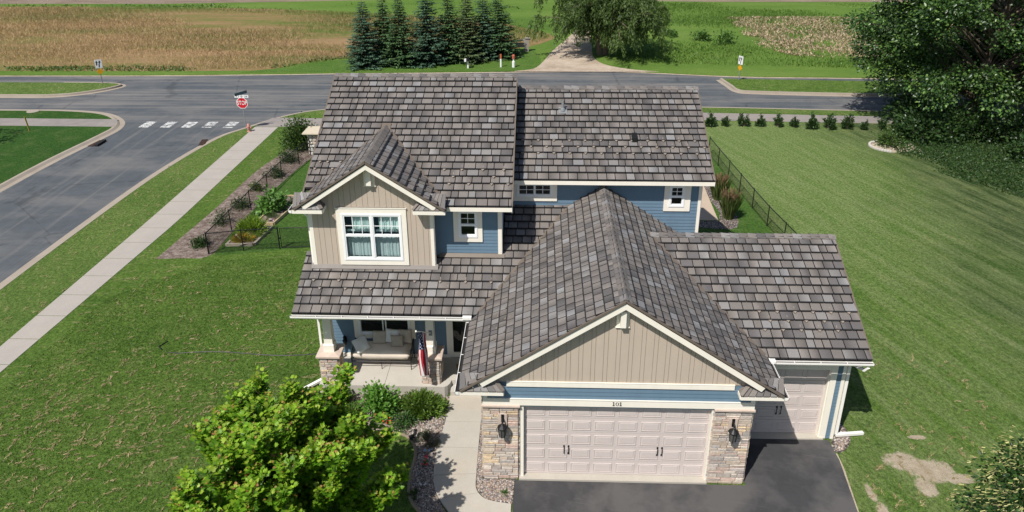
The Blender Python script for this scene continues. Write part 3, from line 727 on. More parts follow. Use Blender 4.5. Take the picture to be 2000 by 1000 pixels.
# ---- windows
def window(x0,x1,z0,z1, y, trim, sashes, curtain=False, tsides=(1,1,1,1), sill=True):
    """cased window: trim = casing widths (l,r,b,t); sashes = [(x0,x1,z0,z1,[bars])] in opening coordinates"""
    l,r,b,t = trim; m = MB(); d = .035
    m.box(x0-l,x0,y-d,y,z0-b,z1+t); m.box(x1,x1+r,y-d,y,z0-b,z1+t); m.box(x0,x1,y-d,y,z0-b,z0)
    if t > 0: m.box(x0,x1,y-d,y,z1,z1+t)
    if t > .1: m.box(x0-l-.02,x1+r+.02,y-d-.015,y-.002,z1+t-.03,z1+t)
    w = m.build('window', TRIM, house)
    m = MB(); f = .055; yo, yi = y-d-.018, y+.03
    m.box(x0,x0+f,yo,yi,z0,z1); m.box(x1-f,x1,yo,yi,z0,z1); m.box(x0+f,x1-f,yo,yi,z0,z0+f); m.box(x0+f,x1-f,yo,yi,z1-f,z1)
    g = []
    for sx0,sx1,sz0,sz1,bars in sashes:
        s = .035; ya, yb = yo+.012, yi
        m.box(sx0,sx0+s,ya,yb,sz0,sz1); m.box(sx1-s,sx1,ya,yb,sz0,sz1); m.box(sx0+s,sx1-s,ya,yb,sz0,sz0+s); m.box(sx0+s,sx1-s,ya,yb,sz1-s,sz1)
        for o,p in bars:
            if o == 'v': xx = sx0+(sx1-sx0)*p; m.box(xx-.009,xx+.009,ya+.02,ya+.035,sz0+s,sz1-s)
            else: zz = sz0+(sz1-sz0)*p; m.box(sx0+s,sx1-s,ya+.021,ya+.034,zz-.009,zz+.009)
        g.append((sx0+s,sx1-s,sz0+s,sz1-s,ya+.042))
    m.build('frame', WHITE, w)
    for a,c,e,h,yy in g:
        m = MB(); m.quad((a,yy,e),(c,yy,e),(c,yy,h),(a,yy,h)); m.build('pane', GLASS, w)
    m = MB(); D = y+.6
    for q in ([(x0,yi,z0),(x1,yi,z0),(x1,D,z0),(x0,D,z0)],[(x0,yi,z1),(x0,D,z1),(x1,D,z1),(x1,yi,z1)],[(x0,yi,z0),(x0,D,z0),(x0,D,z1),(x0,yi,z1)],[(x1,yi,z0),(x1,yi,z1),(x1,D,z1),(x1,D,z0)],[(x0,D,z0),(x1,D,z0),(x1,D,z1),(x0,D,z1)]): m.quad(*q)
    m.build('reveal', ROOMM, w)
    return w
x0,x1,z0,z1 = DW; xm = (x0+x1)/2; zmid = z0+(z1-z0)*.535
gr = [('v',.33),('v',.67),('h',.47)]
dw = window(x0,x1,z0,z1,4.576, (.15,.16,.17,.20),
   [(x0+.055,xm-.03,z0+.055,zmid,[]),(x0+.055,xm-.03,zmid,z1-.055,gr),(xm+.03,x1-.055,z0+.055,zmid,[]),(xm+.03,x1-.055,zmid,z1-.055,gr)])
m = MB(); m.box(xm-.035,xm+.035,4.525,4.6,z0+.055,z1-.055); m.build('mullion', WHITE, dw)
# curtains hang in two tiers behind the glass
CURT = painted('pale_curtain_cloth', (.62,.76,.74), .9, .12, 5); CURT2 = painted('grey_curtain_cloth', (.46,.54,.55), .9, .12, 5)
def curtain(xa,xb,za,zb,y,mat,amp,seed,scallop=0):
    rnd = random.Random(seed); n = 60; m = MB(); ph = rnd.uniform(0,6)
    top = []; bot = []
    for i in range(n+1):
        t = i/n; x = xa+(xb-xa)*t; yy = y+amp*math.sin(t*38+ph+1.5*math.sin(t*9))+amp*.5*math.sin(t*71)
        top.append((x,yy,zb)); bot.append((x,yy*1.0+amp*.3*math.sin(t*21),za+scallop*abs(math.sin(t*math.pi*3))))
    m.add(top+bot, [(i,i+1,n+1+i+1,n+1+i) for i in range(n)]); return m.build('curtain', mat, dw, smooth=True)
for xa,xb,s in ((x0+.28,xm-.08,1),(xm+.20,x1-.08,2)):
    curtain(xa,xb,zmid+.12,z1-.08,4.66,CURT,.016,s,.05)
for xa,xb,s in ((x0+.06,xm-.05,3),(xm+.05,x1-.06,4)):
    curtain(xa,xb,z0+.06,zmid-.09,4.72,CURT2,.014,s)
    curtain(xa+.02,xb-.02,zmid+.04,zmid+.12,4.74,CURT,.012,s+5)
g2 = [('v',.5),('h',.5)]
x0,x1,z0,z1 = BW; zmid = z0+.42
window(x0,x1,z0,z1,5.034, (.15,.15,.16,.10), [(x0+.05,x1-.05,z0+.05,zmid,[]),(x0+.05,x1-.05,zmid,z1-.05,g2)])
x0,x1,z0,z1 = RW1; xm = (x0+x1)/2
window(x0,x1,z0,z1,6.904, (.15,.15,.16,.06), [(x0+.05,xm,z0+.05,z1-.05,g2),(xm,x1-.05,z0+.05,z1-.05,g2)])
x0,x1,z0,z1 = RW2; zmid = z0+.36
window(x0,x1,z0,z1,6.904, (.16,.2,.16,.10), [(x0+.05,x1-.05,z0+.05,zmid,[]),(x0+.05,x1-.05,zmid,z1-.05,g2)])
x0,x1,z0,z1 = PW1; xm = (x0+x1)/2
window(x0,x1,z0,z1,5.034, (.15,.15,.16,.15), [(x0+.05,xm-.03,z0+.05,z1-.05,[]),(xm+.03,x1-.05,z0+.05,z1-.05,[])])

# ---- stone piers (ledgestone laid stone by stone)
STC = [(.55,.45,.36),(.62,.52,.42),(.48,.42,.38),(.56,.42,.35),(.64,.50,.34),(.44,.40,.37),(.60,.53,.46),(.52,.40,.34),(.66,.58,.50),(.54,.47,.41)]
def ledgestone(faces, z0, z1, seed, lmin=.13, lmax=.42, hs=(.06,.08,.1,.12), tint=1.0):
    """faces: [(P, U, N, length)]"""
    rnd = random.Random(seed); m = MB()
    for P,U,N,Ln in faces:
        P,U,N = Vector(P),Vector(U),Vector(N); z = z0
        while z < z1-.015:
            h = min(rnd.choice(hs), z1-z); u = 0
            if z1-z-h < .04: h = z1-z
            while u < Ln-.01:
                w = rnd.uniform(lmin,lmax); w = Ln-u if Ln-u-w < .09 else w
                parts = [(z,h)] if (h < .1 or rnd.random() < .6) else [(z,h*.5),(z+h*.5,h*.5)]
                for zz,hh in parts:
                    d = rnd.uniform(.030,.048); c = Vector(rnd.choice(STC))*rnd.uniform(.8,1.15)*tint; g = .006; k = .008
                    f = lambda a,b,q: P+U*(u+a)+Vector((0,0,zz+b))+N*q
                    vs = [f(g,g,0),f(w-g,g,0),f(w-g,hh-g,0),f(g,hh-g,0), f(g,g,d-k),f(w-g,g,d-k),f(w-g,hh-g,d-k),f(g,hh-g,d-k), f(g+k,g+k,d),f(w-g-k,g+k,d+rnd.uniform(-.006,.006)),f(w-g-k,hh-g-k,d),f(g+k,hh-g-k,d+rnd.uniform(-.006,.006))]
                    m.add(vs, [(0,1,5,4),(1,2,6,5),(2,3,7,6),(3,0,4,7),(4,5,9,8),(5,6,10,9),(6,7,11,10),(7,4,8,11),(8,9,10,11)], tuple(c))
                u += w
            z += h
    return m
MORTAR = painted('mortar', (.42,.39,.36), .9, .1)
def pier(name, x0,x1,y0,y1,z0,z1, seed, cap, small=False):
    fs = [((x0,y0,0),(1,0,0),(0,-1,0),x1-x0),((x1,y0,0),(0,1,0),(1,0,0),y1-y0),((x0,y1,0),(0,-1,0),(-1,0,0),y1-y0)]
    if small: fs.append(((x1,y1,0),(-1,0,0),(0,1,0),x1-x0))
    o = ledgestone(fs, z0, z1, seed, *( (.12,.28,(.065,.085,.10)) if small else (.16,.46,(.085,.10,.12,.14)) )).build(name, STONE, house)
    m = MB(); m.box(x0,x1,y0,y1,z0,z1-.005); m.build('mortar_core', MORTAR, o)
    m = MB()
    if small:
        e = .10
        m.add([(x0-e,y0-e,z1),(x1+e,y0-e,z1),(x1+e,y1+e,z1),(x0-e,y1+e,z1),(x0-e,y0-e,z1+.07),(x1+e,y0-e,z1+.07),(x1+e,y1+e,z1+.07),(x0-e,y1+e,z1+.07),
               (x0+.13,y0+.13,z1+.12),(x1-.13,y0+.13,z1+.12),(x1-.13,y1-.13,z1+.12),(x0+.13,y1-.13,z1+.12)],
              [(0,3,2,1),(0,1,5,4),(1,2,6,5),(2,3,7,6),(3,0,4,7),(4,5,9,8),(5,6,10,9),(6,7,11,10),(7,4,8,11),(8,9,10,11)])
    else: m.box(x0-.03,x1+.05,y0-.085,y1,z1,z1+.06)
    m.build('pier_cap', CAPM, o, bevel=.008)
    return o
lp1 = pier('stone_pier', -3.53,-2.60,.0,.5, 0,2.435, 5, True); lp2 = pier('stone_pier', 2.49,3.45,.0,.5, 0,2.435, 6, True)
pier('porch_pier', -8.93,-8.37,3.60,4.14, .355,1.29, 7, True, True); pier('porch_pier', -5.72,-5.17,3.60,4.14, .355,1.29, 8, True, True)
def column(xc,yc):
    m = MB(); z0, z1 = 1.39, 3.03
    for h0,h1,a,b in ((z0,z0+.26,.165,.165),(z0+.26,z0+.29,.165,.135),(z0+.29,z1,.135,.115)):
        m.add([(xc+sx*a,yc+sy*a,h0) for sx,sy in ((-1,-1),(1,-1),(1,1),(-1,1))]+[(xc+sx*b,yc+sy*b,h1) for sx,sy in ((-1,-1),(1,-1),(1,1),(-1,1))], [(0,3,2,1),(4,5,6,7),(0,1,5,4),(1,2,6,5),(2,3,7,6),(3,0,4,7)])
    m.build('porch_column', TRIM, house)
column(-8.65,3.87); column(-5.445,3.87)
mb = MB(); mb.box(-9.05,-3.6,3.78,3.96,2.80,3.03); mb.box(-9.05,-3.6,3.14,5.03,3.03,3.05); mb.build('porch_beam', TRIM, house)

# ---- garage doors
def garage_door(x0,x1,z0,z1,y,cols,rows,hx):
    m = MB(); m.box(x0,x1,y,y+.05,z0,z1); rh = (z1-z0)/rows; cw = (x1-x0)/cols
    for r in range(rows):
        a,b = z0+r*rh+.006, z0+(r+1)*rh-.006
        m.box(x0,x1,y-.022,y,a,b)
        for c in range(cols):
            u0,u1 = x0+c*cw+.055, x0+(c+1)*cw-.055; v0,v1 = a+.085,b-.085
            t = .018
            # raised picture-frame moulding with sloped faces
            for (p0,p1,q0,q1) in ((u0,u1,v0,v0+t),(u0,u1,v1-t,v1),(u0,u0+t,v0+t,v1-t),(u1-t,u1,v0+t,v1-t)): m.box(p0,p1,y-.037,y-.022,q0,q1)
            m.add([(u0+t,y-.0235,v0+t),(u1-t,y-.0235,v0+t),(u1-t-.04,y-.034,v1-t-.03),(u0+t+.04,y-.034,v1-t-.03),(u0+t+.04,y-.034,v0+t+.03),(u1-t-.04,y-.034,v0+t+.03),(u0+t,y-.0235,v1-t),(u1-t,y-.0235,v1-t)],
                  [(0,1,5,4),(4,5,2,3),(3,2,7,6),(0,4,3,6),(1,7,2,5)])
            for k in range(1,6):
                xx = u0+t+.05+(u1-u0-2*t-.1)*k/6; m.box(xx-.003,xx+.003,y-.0365,y-.0335,v0+t+.03,v1-t-.03)
    d = m.build('garage_door', DOORP, house)
    for x,zc in hx:
        h = MB(); h.tube([(x,y-.022,zc+.115),(x,y-.06,zc+.10),(x,y-.06,zc-.10),(x,y-.022,zc-.115)], .011, 6)
        for s in (1,-1): h.box(x-.022,x+.022,y-.032,y-.022,zc+s*.12-.03,zc+s*.12+.03)
        h.build('handle', BLACK, d)
    return d
garage_door(-2.46,2.42,.075,2.44,.16,8,5,[(-1.375,.905),(-1.255,.905),(1.125,.905),(1.245,.905)])
garage_door(3.62,6.07,.06,2.40,2.0,4,5,[(4.82,.87),(4.94,.87)])
mb = MB(); mb.box(-2.545,-2.46,.01,.23,.05,2.44); mb.box(2.42,2.49,.01,.23,.05,2.44); mb.box(-2.46,2.42,.02,.23,2.41,2.438)
mb.build('door_frame', TRIM, house); mb = MB(); mb.box(6.07,6.10,1.84,2.06,.03,2.46); mb.box(6.10,6.27,1.795,1.84,.03,2.78); mb.box(3.55,6.10,1.795,1.84,2.46,2.78); mb.box(3.50,3.62,1.85,2.06,.03,2.40); mb.box(3.55,6.07,1.84,2.06,2.40,2.455); mb.build('door_frame', TRIM, house)
mb = MB(); mb.box(-2.58,2.48,-.09,.22,-.02,.07); mb.build('door_apron', CONC, house); mb = MB(); mb.box(3.5,6.2,1.74,2.06,-.02,.055); mb.build('door_apron', CONC, house)

# ---- entry door, porch slab, step
mb = MB(); mb.box(-5.10,-5.0,4.985,5.033,.36,2.55); mb.box(-4.02,-3.92,4.985,5.033,.36,2.55); mb.box(-5.0,-4.02,4.985,5.033,2.45,2.55)
ed = mb.build('entry_door', TRIM, house)
mb = MB(); mb.box(-5.0,-4.89,5.0,5.04,.37,2.45); mb.box(-4.13,-4.02,5.0,5.04,.37,2.45); mb.box(-4.89,-4.13,5.0,5.04,.37,.55); mb.box(-4.89,-4.13,5.0,5.04,2.35,2.45); mb.build('storm_door_frame', TRIM, ed)
mb = MB(); mb.quad((-4.89,5.02,.55),(-4.13,5.02,.55),(-4.13,5.02,2.35),(-4.89,5.02,2.35)); mb.build('pane', GLASS, ed)
mb = MB(); mb.box(-4.99,-4.03,5.10,5.14,.37,2.45); mb.build('inner_door', DARK, ed)
mb = MB(); mb.tube([(-4.17,4.995,1.35),(-4.17,4.95,1.34),(-4.17,4.95,1.24),(-4.17,4.995,1.23)], .012, 6); mb.build('handle', BLACK, ed)
mb = MB(); mb.prism([(-9.0,3.43,.0),(-5.02,3.43,0),(-4.93,3.50,0),(-4.86,3.62,0),(-4.84,3.78,0),(-3.60,3.78,0),(-3.60,5.04,0),(-9.0,5.04,0)], (0,0,.355)); pf = mb.build('porch_floor', PORCHC, house)
mb = MB(); mb.box(-4.84,-3.62,3.42,3.78,0,.18); mb.build('porch_step', PORCHC, house)
mb = MB(); mb.box(-6.935,-6.925,3.44,5.03,.355,.3565); mb.build('floor_joint', DARK, pf)
mb = MB(); mb.box(-9.0,-5.0,4.99,5.03,.356,.46); mb.build('base_trim', TRIM, house)

# ---- wall lamps
def wall_lamp(x,y,z, big=True, par=house):
    m = MB()
    if big: m.box(x-.115,x+.115,y-.03,y,z-.02,z+.36); bp = CAPM
    else: m.box(x-.06,x+.06,y-.02,y,z-.1,z+.12); bp = BLACK
    o = m.build('wall_lamp', bp, par)
    s = 1 if big else .5; m = MB(); yc = y-.03-.13*s
    m.lathe([(0.0,.0),(.035,.0),(.06,.012),(.065,.03),(.03,.05),(.0,.055)], (x,yc,z-.28*s), 12)
    m.lathe([(.135*s,0),(.13*s,.02*s),(.05*s,.085*s),(.03*s,.10*s),(.035*s,.12*s),(.012*s,.14*s)], (x,yc,z+.04*s), 14)
    for k in range(6):
        a = k*math.pi/3+.3; m.beam((x+.085*s*math.cos(a),yc+.085*s*math.sin(a),z-.25*s),(x+.115*s*math.cos(a),yc+.115*s*math.sin(a),z+.05*s),.014*s,.014*s)
    m.tube([(x,yc,z+.17*s),(x,yc,z+.23*s),(x,yc+.04*s,z+.28*s),(x,y-.04,z+.28*s)], .016*s, 8)
    m.box(x-.035*s,x+.035*s,y-.05,y-.03,z+.12*s,z+.36*s)
    m.build('lantern_body', BLACK, o)
    m = MB(); m.lathe([(.078*s,0),(.108*s,.29*s)], (x,yc,z-.25*s), 12); m.build('lantern_glass', LGLASS, o)
LGLASS = painted('smoked_lantern_glass', (.10,.10,.095), .12, .1)
wall_lamp(-3.01,-.045,1.86); wall_lamp(2.97,-.045,1.86); wall_lamp(-8.50,5.03,.98,False)
# house number 101 in slim serif numerals
def numerals():
    m = MB(); y = -.052; zb = 2.545; h = .115
    def one(x): m.box(x-.010,x+.010,y-.008,y,zb,zb+h); m.box(x-.03,x+.03,y-.0075,y,zb,zb+.012); m.prism([(x-.03,y,zb+h-.025),(x-.010,y,zb+h-.012),(x-.010,y,zb+h),(x-.022,y,zb+h-.010)],(0,-.007,0))
    def zero(x):
        n = 20; o = [(x+.042*math.cos(2*math.pi*i/n), zb+h/2+h/2*math.sin(2*math.pi*i/n)) for i in range(n)]; q = [(x+.024*math.cos(2*math.pi*i/n), zb+h/2+(h/2-.008)*math.sin(2*math.pi*i/n)) for i in range(n)]
        m.add([(a,y-.008,b) for a,b in o]+[(a,y-.008,b) for a,b in q], [(i,(i+1)%n,n+(i+1)%n,n+i) for i in range(n)])
    one(-.135); zero(-.045); one(.045); return m.build('house_number', BLACK, house)
numerals()

# ---- downspouts, vents
m = MB(); m.beam((6.82,1.30,2.88),(6.78,1.38,2.74),.08,.06); m.beam((6.78,1.38,2.74),(6.60,1.80,2.66),.08,.06); m.beam((6.58,1.84,2.66),(6.58,1.84,.16),.08,.06); m.beam((6.58,1.84,.13),(7.45,2.03,.06),.10,.075); m.build('downspout', GUTTERM, house)
m = MB(); m.beam((-9.42,4.60,6.0),(-9.12,4.72,5.6),.07,.05); m.beam((-9.12,4.70,5.6),(-9.12,4.70,3.9),.07,.05); m.build('downspout', GUTTERM, house)
m = MB(); m.beam((-9.10,3.2,3.0),(-9.04,4.2,2.8),.07,.05); m.beam((-9.04,4.22,2.8),(-9.04,4.22,.2),.07,.05); m.beam((-9.04,4.0,.15),(-9.55,3.55,.08),.10,.075); m.build('downspout', GUTTERM, house)
m = MB(); m.tube([(-3.72,2.2,2.95),(-3.62,2.2,2.7),(-3.62,2.2,.2)], .035, 6); m.build('downspout', GUTTERM, house)
def pipe_vent(x,y):
    z = zr(y)
    m = MB(); m.prism([(x-.15,y-.14,zr(y-.14)+.055),(x+.15,y-.14,zr(y-.14)+.055),(x+.15,y+.14,zr(y+.14)+.055),(x-.15,y+.14,zr(y+.14)+.055)],(0,0,.012)); m.lathe([(.10,.04),(.075,.12),(.055,.16)],(x,y,z),14); m.lathe([(.05,.0),(.05,.42),(.04,.42),(.04,.3)],(x,y,z),14)
    m.build('vent_pipe', GREYMETAL, house, smooth=False)
pipe_vent(-1.30,9.33)
m = MB(); x,y = 1.07,8.10; z = zr(y)
m.prism([(x-.09,y-.12,zr(y-.12)+.05),(x+.09,y-.12,zr(y-.12)+.05),(x+.08,y-.10,zr(y)+.15),(x-.08,y-.10,zr(y)+.15)],(0,.22,.10)); m.build('exhaust_vent', BLACK, house, bevel=.01)
# ------------------------------------------------------------------ ground, roads, walks
def plane(name, x0,x1,y0,y1,z, mat):
    m = MB(); m.quad((x0,y0,z),(x1,y0,z),(x1,y1,z),(x0,y1,z)); return struct(name, m, mat)
plane('ground', -900,900,-300,1500, -.22, GREENF)
plane('road', -140,140,-60,47.2, -.10, ASPH)
kE = smoothline([(-24.35,-40),(-24.25,-5),(-24.1,8),(-23.95,15.5),(-23.6,22.4),(-22.7,28.2),(-21.5,30.6),(-19.6,33.4),(-17.1,35.0),(-12,35.7),(-4,36.0),(9.4,36.0),(24.3,35.1),(50,34.0),(120,32)], 6)
kW = smoothline([(-30.5,-40),(-30.45,0),(-30.42,14),(-30.35,20.0),(-30.1,24.2),(-29.6,28.2),(-29.5,30.3),(-30.3,32.1),(-32.3,33.7),(-35.6,34.4),(-40.5,34.45),(-60,34.5),(-130,34.6)], 6)
lawnE = offset_line(kE, -.52)
lawnW = offset_line(kW, .62)
m = MB(); ribbon(m, kE, [(0,-.094),(-.34,-.085),(-.36,.0),(-.37,.012),(-.52,.012),(-.53,-.15)])
struct('kerb', m, KERBC)
m = MB(); ribbon(m, kW, [(0,-.094),(.30,-.085),(.42,-.01),(.45,.012),(.62,.012),(.63,-.15)])
struct('kerb', m, KERBC)
eb = [p for p in lawnE]
slab('front_lawn', eb[:1] + [p for p in eb if p[1] < 9.0] + [(-19.2,9.0),(-19.2,12.2),(-9.0,13.7),(7.6,13.7),(7.6,10),(8.2,6.0),(60,6.0),(60,-40)], 0, .2, LAWN) if False else None
# front lawn right up to the trail; other grasses lie as thin turf sheets on it
slab('front_lawn', eb + [(120,-40)], 0, .2, LAWN)
slab('neighbour_lawn', lawnW + [(-130,-40)], 0, .2, LAWNW)
zt = .004
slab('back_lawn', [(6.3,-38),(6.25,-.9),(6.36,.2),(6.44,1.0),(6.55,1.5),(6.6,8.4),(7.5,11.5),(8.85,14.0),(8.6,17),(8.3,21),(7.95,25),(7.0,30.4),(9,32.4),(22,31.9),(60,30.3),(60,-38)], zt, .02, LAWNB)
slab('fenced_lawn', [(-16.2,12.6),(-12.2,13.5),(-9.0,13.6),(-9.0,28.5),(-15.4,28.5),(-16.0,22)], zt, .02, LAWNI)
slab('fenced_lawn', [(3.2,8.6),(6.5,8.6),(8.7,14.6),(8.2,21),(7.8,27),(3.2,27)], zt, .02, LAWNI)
vE = [p for p in lawnE if p[1] < 30.6]
slab('verge', [(x+.02,y) for x,y in vE] + [(-20.75,30.5),(-20.72,16),(-21.0,8),(-21.6,0),(-24,-40)][::1], zt, .02, LAWNV)
slab('verge', [p for p in offset_line(kE,-.62) if p[1] > 33.5 and p[0] < 60] + [(60,32.7),(24,33.6),(9,34.35),(-16,34.3),(-19.0,32.9)], zt*2, .02, LAWNV)
# sidewalk of separate panels
m = MB(); y = -6.0
def wx(yy): return (-20.75 + (yy-16)*.004, -19.25 + (yy-22)*.012) if yy > 16 else (-20.75-(16-yy)*.02, -19.32-(16-yy)*.055)
while y < 30.3:
    y1 = min(y+1.52, 30.45); a,b = wx(y); c,d = wx(y1)
    m.prism([(a,y+.018,-.05),(b,y+.018,-.05),(d,y1-.018,-.05),(c,y1-.018,-.05)], (0,0,.066)); y = y1
struct('sidewalk', m, WALKC)
slab('trail', [(-20.72,30.50),(-17,30.62),(-9,31.2),(-2,31.9),(9,32.5),(22,31.95),(60,30.4),(60,32.4),(22,33.5),(9,34.2),(-2,33.7),(-12,32.7),(-16.4,32.4),(-19.4,32.5),(-20.2,32.45)], .013, .1, TRAILM)
slab('trail', [(-30.0,30.35),(-30.6,31.95),(-39,32.05),(-80,32.4),(-80,30.6),(-38,30.45)], .013, .1, TRAILM)
# medians
def median(line, close, mat=LAWNV):
    m = MB(); ribbon(m, line, [(0,-.094),(-.30,-.085),(-.32,.05),(-.50,.055),(-.51,-.15)]); struct('kerb', m, KERBC)
    slab('median', offset_line(line,-.5)+close, .05, .2, mat)
median(smoothline([(-120,37.1),(-60,37.25),(-42.5,37.35),(-38.5,37.5),(-36.2,38.6),(-34.9,40.1),(-34.8,41.1),(-36,41.7),(-40,41.85)][::-1],5), [(-120,41.8)], LAWNV)
median(smoothline([(12.0,43.5),(12.3,41.6),(12.7,39.8),(14.5,39.25),(22.3,38.7),(50,37.2),(120,34.5)],5)[::-1], [(12.3,43.45),(25,42.7),(60,41.3),(120,39.5)], LAWN)
# far side: mown strip, meadow, green field, stubble, bare soil
edge = smoothline([(-130,43.6),(-47,44.0),(-25.6,44.7),(-19.7,45.1),(-10,45.6),(-2.7,46.0),(4.8,46.1),(14.3,44.6),(25.3,44.2),(60,42.6),(130,39.5)],4)
m = MB(); ribbon(m, edge, [(-.25,-.092),(.1,-.09),(.12,-.04)]); struct('road_shoulder', m, DRIVEGRAV)
slab('field', edge+[(130,200),(-130,200)], -.02, .2, GREENF)
slab('meadow', smoothline([(-130,45.0),(-47.6,45.3),(-30.2,45.6),(-25.5,46.0),(-23.5,47.6),(-20.5,49.8),(-14,51.6),(-4.5,54.6),(-1.6,57.5),(-.6,60.5),(-3.0,64),(-10,70),(-28,75.5),(-51,78.3),(-75,78.0),(-130,77)],3), -.01, .05, MEADOW)
slab('bare_field', [(-130,80.5),(-51,80.8),(-30,83.2),(-10,86),(-10,140),(-130,140)], -.014, .05, SOIL)
slab('bare_field', [(10,83.5),(20,82.6),(38,82.6),(130,82),(130,140),(10,140)], -.014, .05, SOIL)
slab('mown_strip', smoothline([(-27,45.0),(-24,46.8),(-20.9,49.2),(-14,51.3),(-4.5,54.2),(-2.5,53.2),(-2.0,49.5),(-2.9,46.2),(-10,45.8)],3), -.005, .05, m_lawn('mown_field_grass',(.055,.125,.018),(.105,.185,.035),STRAW,.2))
slab('gravel_track', smoothline([(-4.2,45.85),(-2.6,46.7),(-1.75,49.4),(-.95,53.4),(-.05,56.8),(1.2,61.5),(2.2,66),(3.6,66),(3.1,61),(2.9,56),(2.75,51),(3.6,48.2),(5.6,46.6),(7.8,45.85)],4), .0, .05, DRIVEGRAV)
# crosswalk bars, worn at the street side
WORN = Mat('worn_road_paint', .8); _w = WORN.noise(5,5,.8)
WORN.color(WORN.mix(WORN.ramp(_w,(.44,0),(.54,1)), (.15,.155,.165), (.60,.60,.58)))
m = MB()
for k,(x,gap) in enumerate(((-28.55,0),(-27.1,0),(-25.7,0),(-24.32,.33),(-22.9,.33))):
    xx = x; sk = .02
    if gap: m.quad((xx,30.58,-.096),(xx+.66,30.58,-.096),(xx+.66,30.76,-.096),(xx,30.76,-.096)); m.quad((xx,31.0,-.096),(xx+.66,31.0,-.096),(xx+.66,31.85,-.096),(xx,31.85,-.096))
    else: m.quad((xx,30.56,-.096),(xx+.68,30.56,-.096),(xx+.68,31.8,-.096),(xx,31.8,-.096))
struct('crosswalk_marking', m, WORN.m)
# driveway, front walk, beds
slab('driveway', [(-2.70,-.10),(2.5,-.10),(3.52,-.10),(3.52,1.73),(6.36,1.73),(6.38,.9),(6.30,.2),(6.18,-.9),(6.0,-2.2),(6.0,-40),(-2.74,-40),(-2.72,-1.0)], .022, .1, DRIVE)
m = MB(); wl = smoothline([(-4.86,3.42),(-4.86,2.2),(-4.97,1.1),(-4.93,0.0),(-4.78,-.6),(-4.45,-1.15),(-3.9,-1.75),(-2.76,-2.0)],5); wr = smoothline([(-3.80,3.42),(-3.79,2.2),(-3.78,1.1),(-3.76,.1),(-3.72,-.45),(-3.50,-.76),(-3.2,-.88),(-2.76,-.95)],5)
nn = len(wl); cuts = [0,5,10,15,22,nn-1]
for a,b in zip(cuts[:-1],cuts[1:]):
    L = [Vector((*p,.04)) for p in wl[a:b+1]]; Q = [Vector((*p,.04)) for p in wr[a:b+1]]
    t = (L[-1]-L[0]).normalized()*.005; L[0] = L[0]+t; Q[0] = Q[0]+t; L[-1] = L[-1]-t; Q[-1] = Q[-1]-t
    m.prism(([p for p in L]+[p for p in Q[::-1]]), (0,0,-.08))
o = struct('front_walk', m, CONC)
bed_edge = smoothline([(-9.0,2.05),(-8.2,1.82),(-7.3,1.72),(-6.7,1.74),(-6.05,1.66),(-5.66,1.32),(-5.50,.75),(-5.52,0.0),(-5.40,-.8),(-4.9,-1.45),(-4.4,-1.9)],4)
slab('rock_bed', bed_edge+[(-4.0,-1.8),(-4.55,-1.1),(-4.80,-.6),(-4.94,0.0),(-4.98,1.1),(-4.87,2.2),(-4.87,3.44),(-9.0,3.44)], .012, .05, RIVERROCK)
slab('rock_bed', [(-3.77,2.3),(-3.77,.1),(-3.71,-.45),(-3.48,-.75),(-3.2,-.87),(-2.73,-.93),(-2.71,-.1),(-2.62,-.05),(-3.6,-.05),(-3.6,2.3)], .016, .05, RIVERROCK)
slab('rock_bed', smoothline([(6.42,1.72),(6.36,1.30),(6.62,1.28),(6.92,1.62),(7.06,2.0),(7.0,2.6),(6.9,4.5),(6.55,4.5),(6.52,1.9)],3), .012, .05, RIVERROCK)
slab('mulch_bed', smoothline([(-18.55,12.25),(-18.3,15),(-18.05,18),(-17.85,22.3),(-17.4,25.0),(-16.9,26.9),(-15.2,26.9),(-15.3,25),(-15.75,22),(-16.1,18),(-16.25,15),(-16.35,12.6),(-17.4,12.35)],3), .014, .05, MULCHM)
slab('patio', [(3.3,16.75),(6.42,16.75),(6.58,20.9),(6.5,22),(3.3,22)], .03, .1, PATIOC)
slab('rock_bed', smoothline([(3.3,16.0),(5.4,15.95),(6.8,15.8),(7.35,16.6),(7.5,19),(7.45,22),(6.62,22),(6.55,19),(6.45,16.7),(3.3,16.7)],2), .016, .05, RIVERROCK)
# bare patches beside the drive: soil showing through, ragged
rnd = random.Random(4)
def ragged(pts, amp, n=5):
    out = []
    for i,p in enumerate(pts):
        q = pts[(i+1)%len(pts)]
        for k in range(n):
            t = k/n; out.append((p[0]+(q[0]-p[0])*t+rnd.uniform(-amp,amp), p[1]+(q[1]-p[1])*t+rnd.uniform(-amp,amp)))
    return out
m = MB(); ribbon(m, smoothline([(6.42,1.2),(6.40,.6),(6.34,.1),(6.24,-.7),(6.1,-1.8)],4), [(0,.010),(-.14,.012)]); struct('drive_edge_dirt', m, DIRT)

# landscape edging of the rock bed
m = MB(); ribbon(m, bed_edge, [(0,.0),(.0,.04),(-.02,.06),(-.07,.06),(-.09,.04),(-.09,.0)]); o = m.build('landscape_edging', m_concrete('tan_edging',(.24,.195,.14),2)); tag(o, 'curved grey concrete edging between the river rock bed and the front lawn', 'edging')
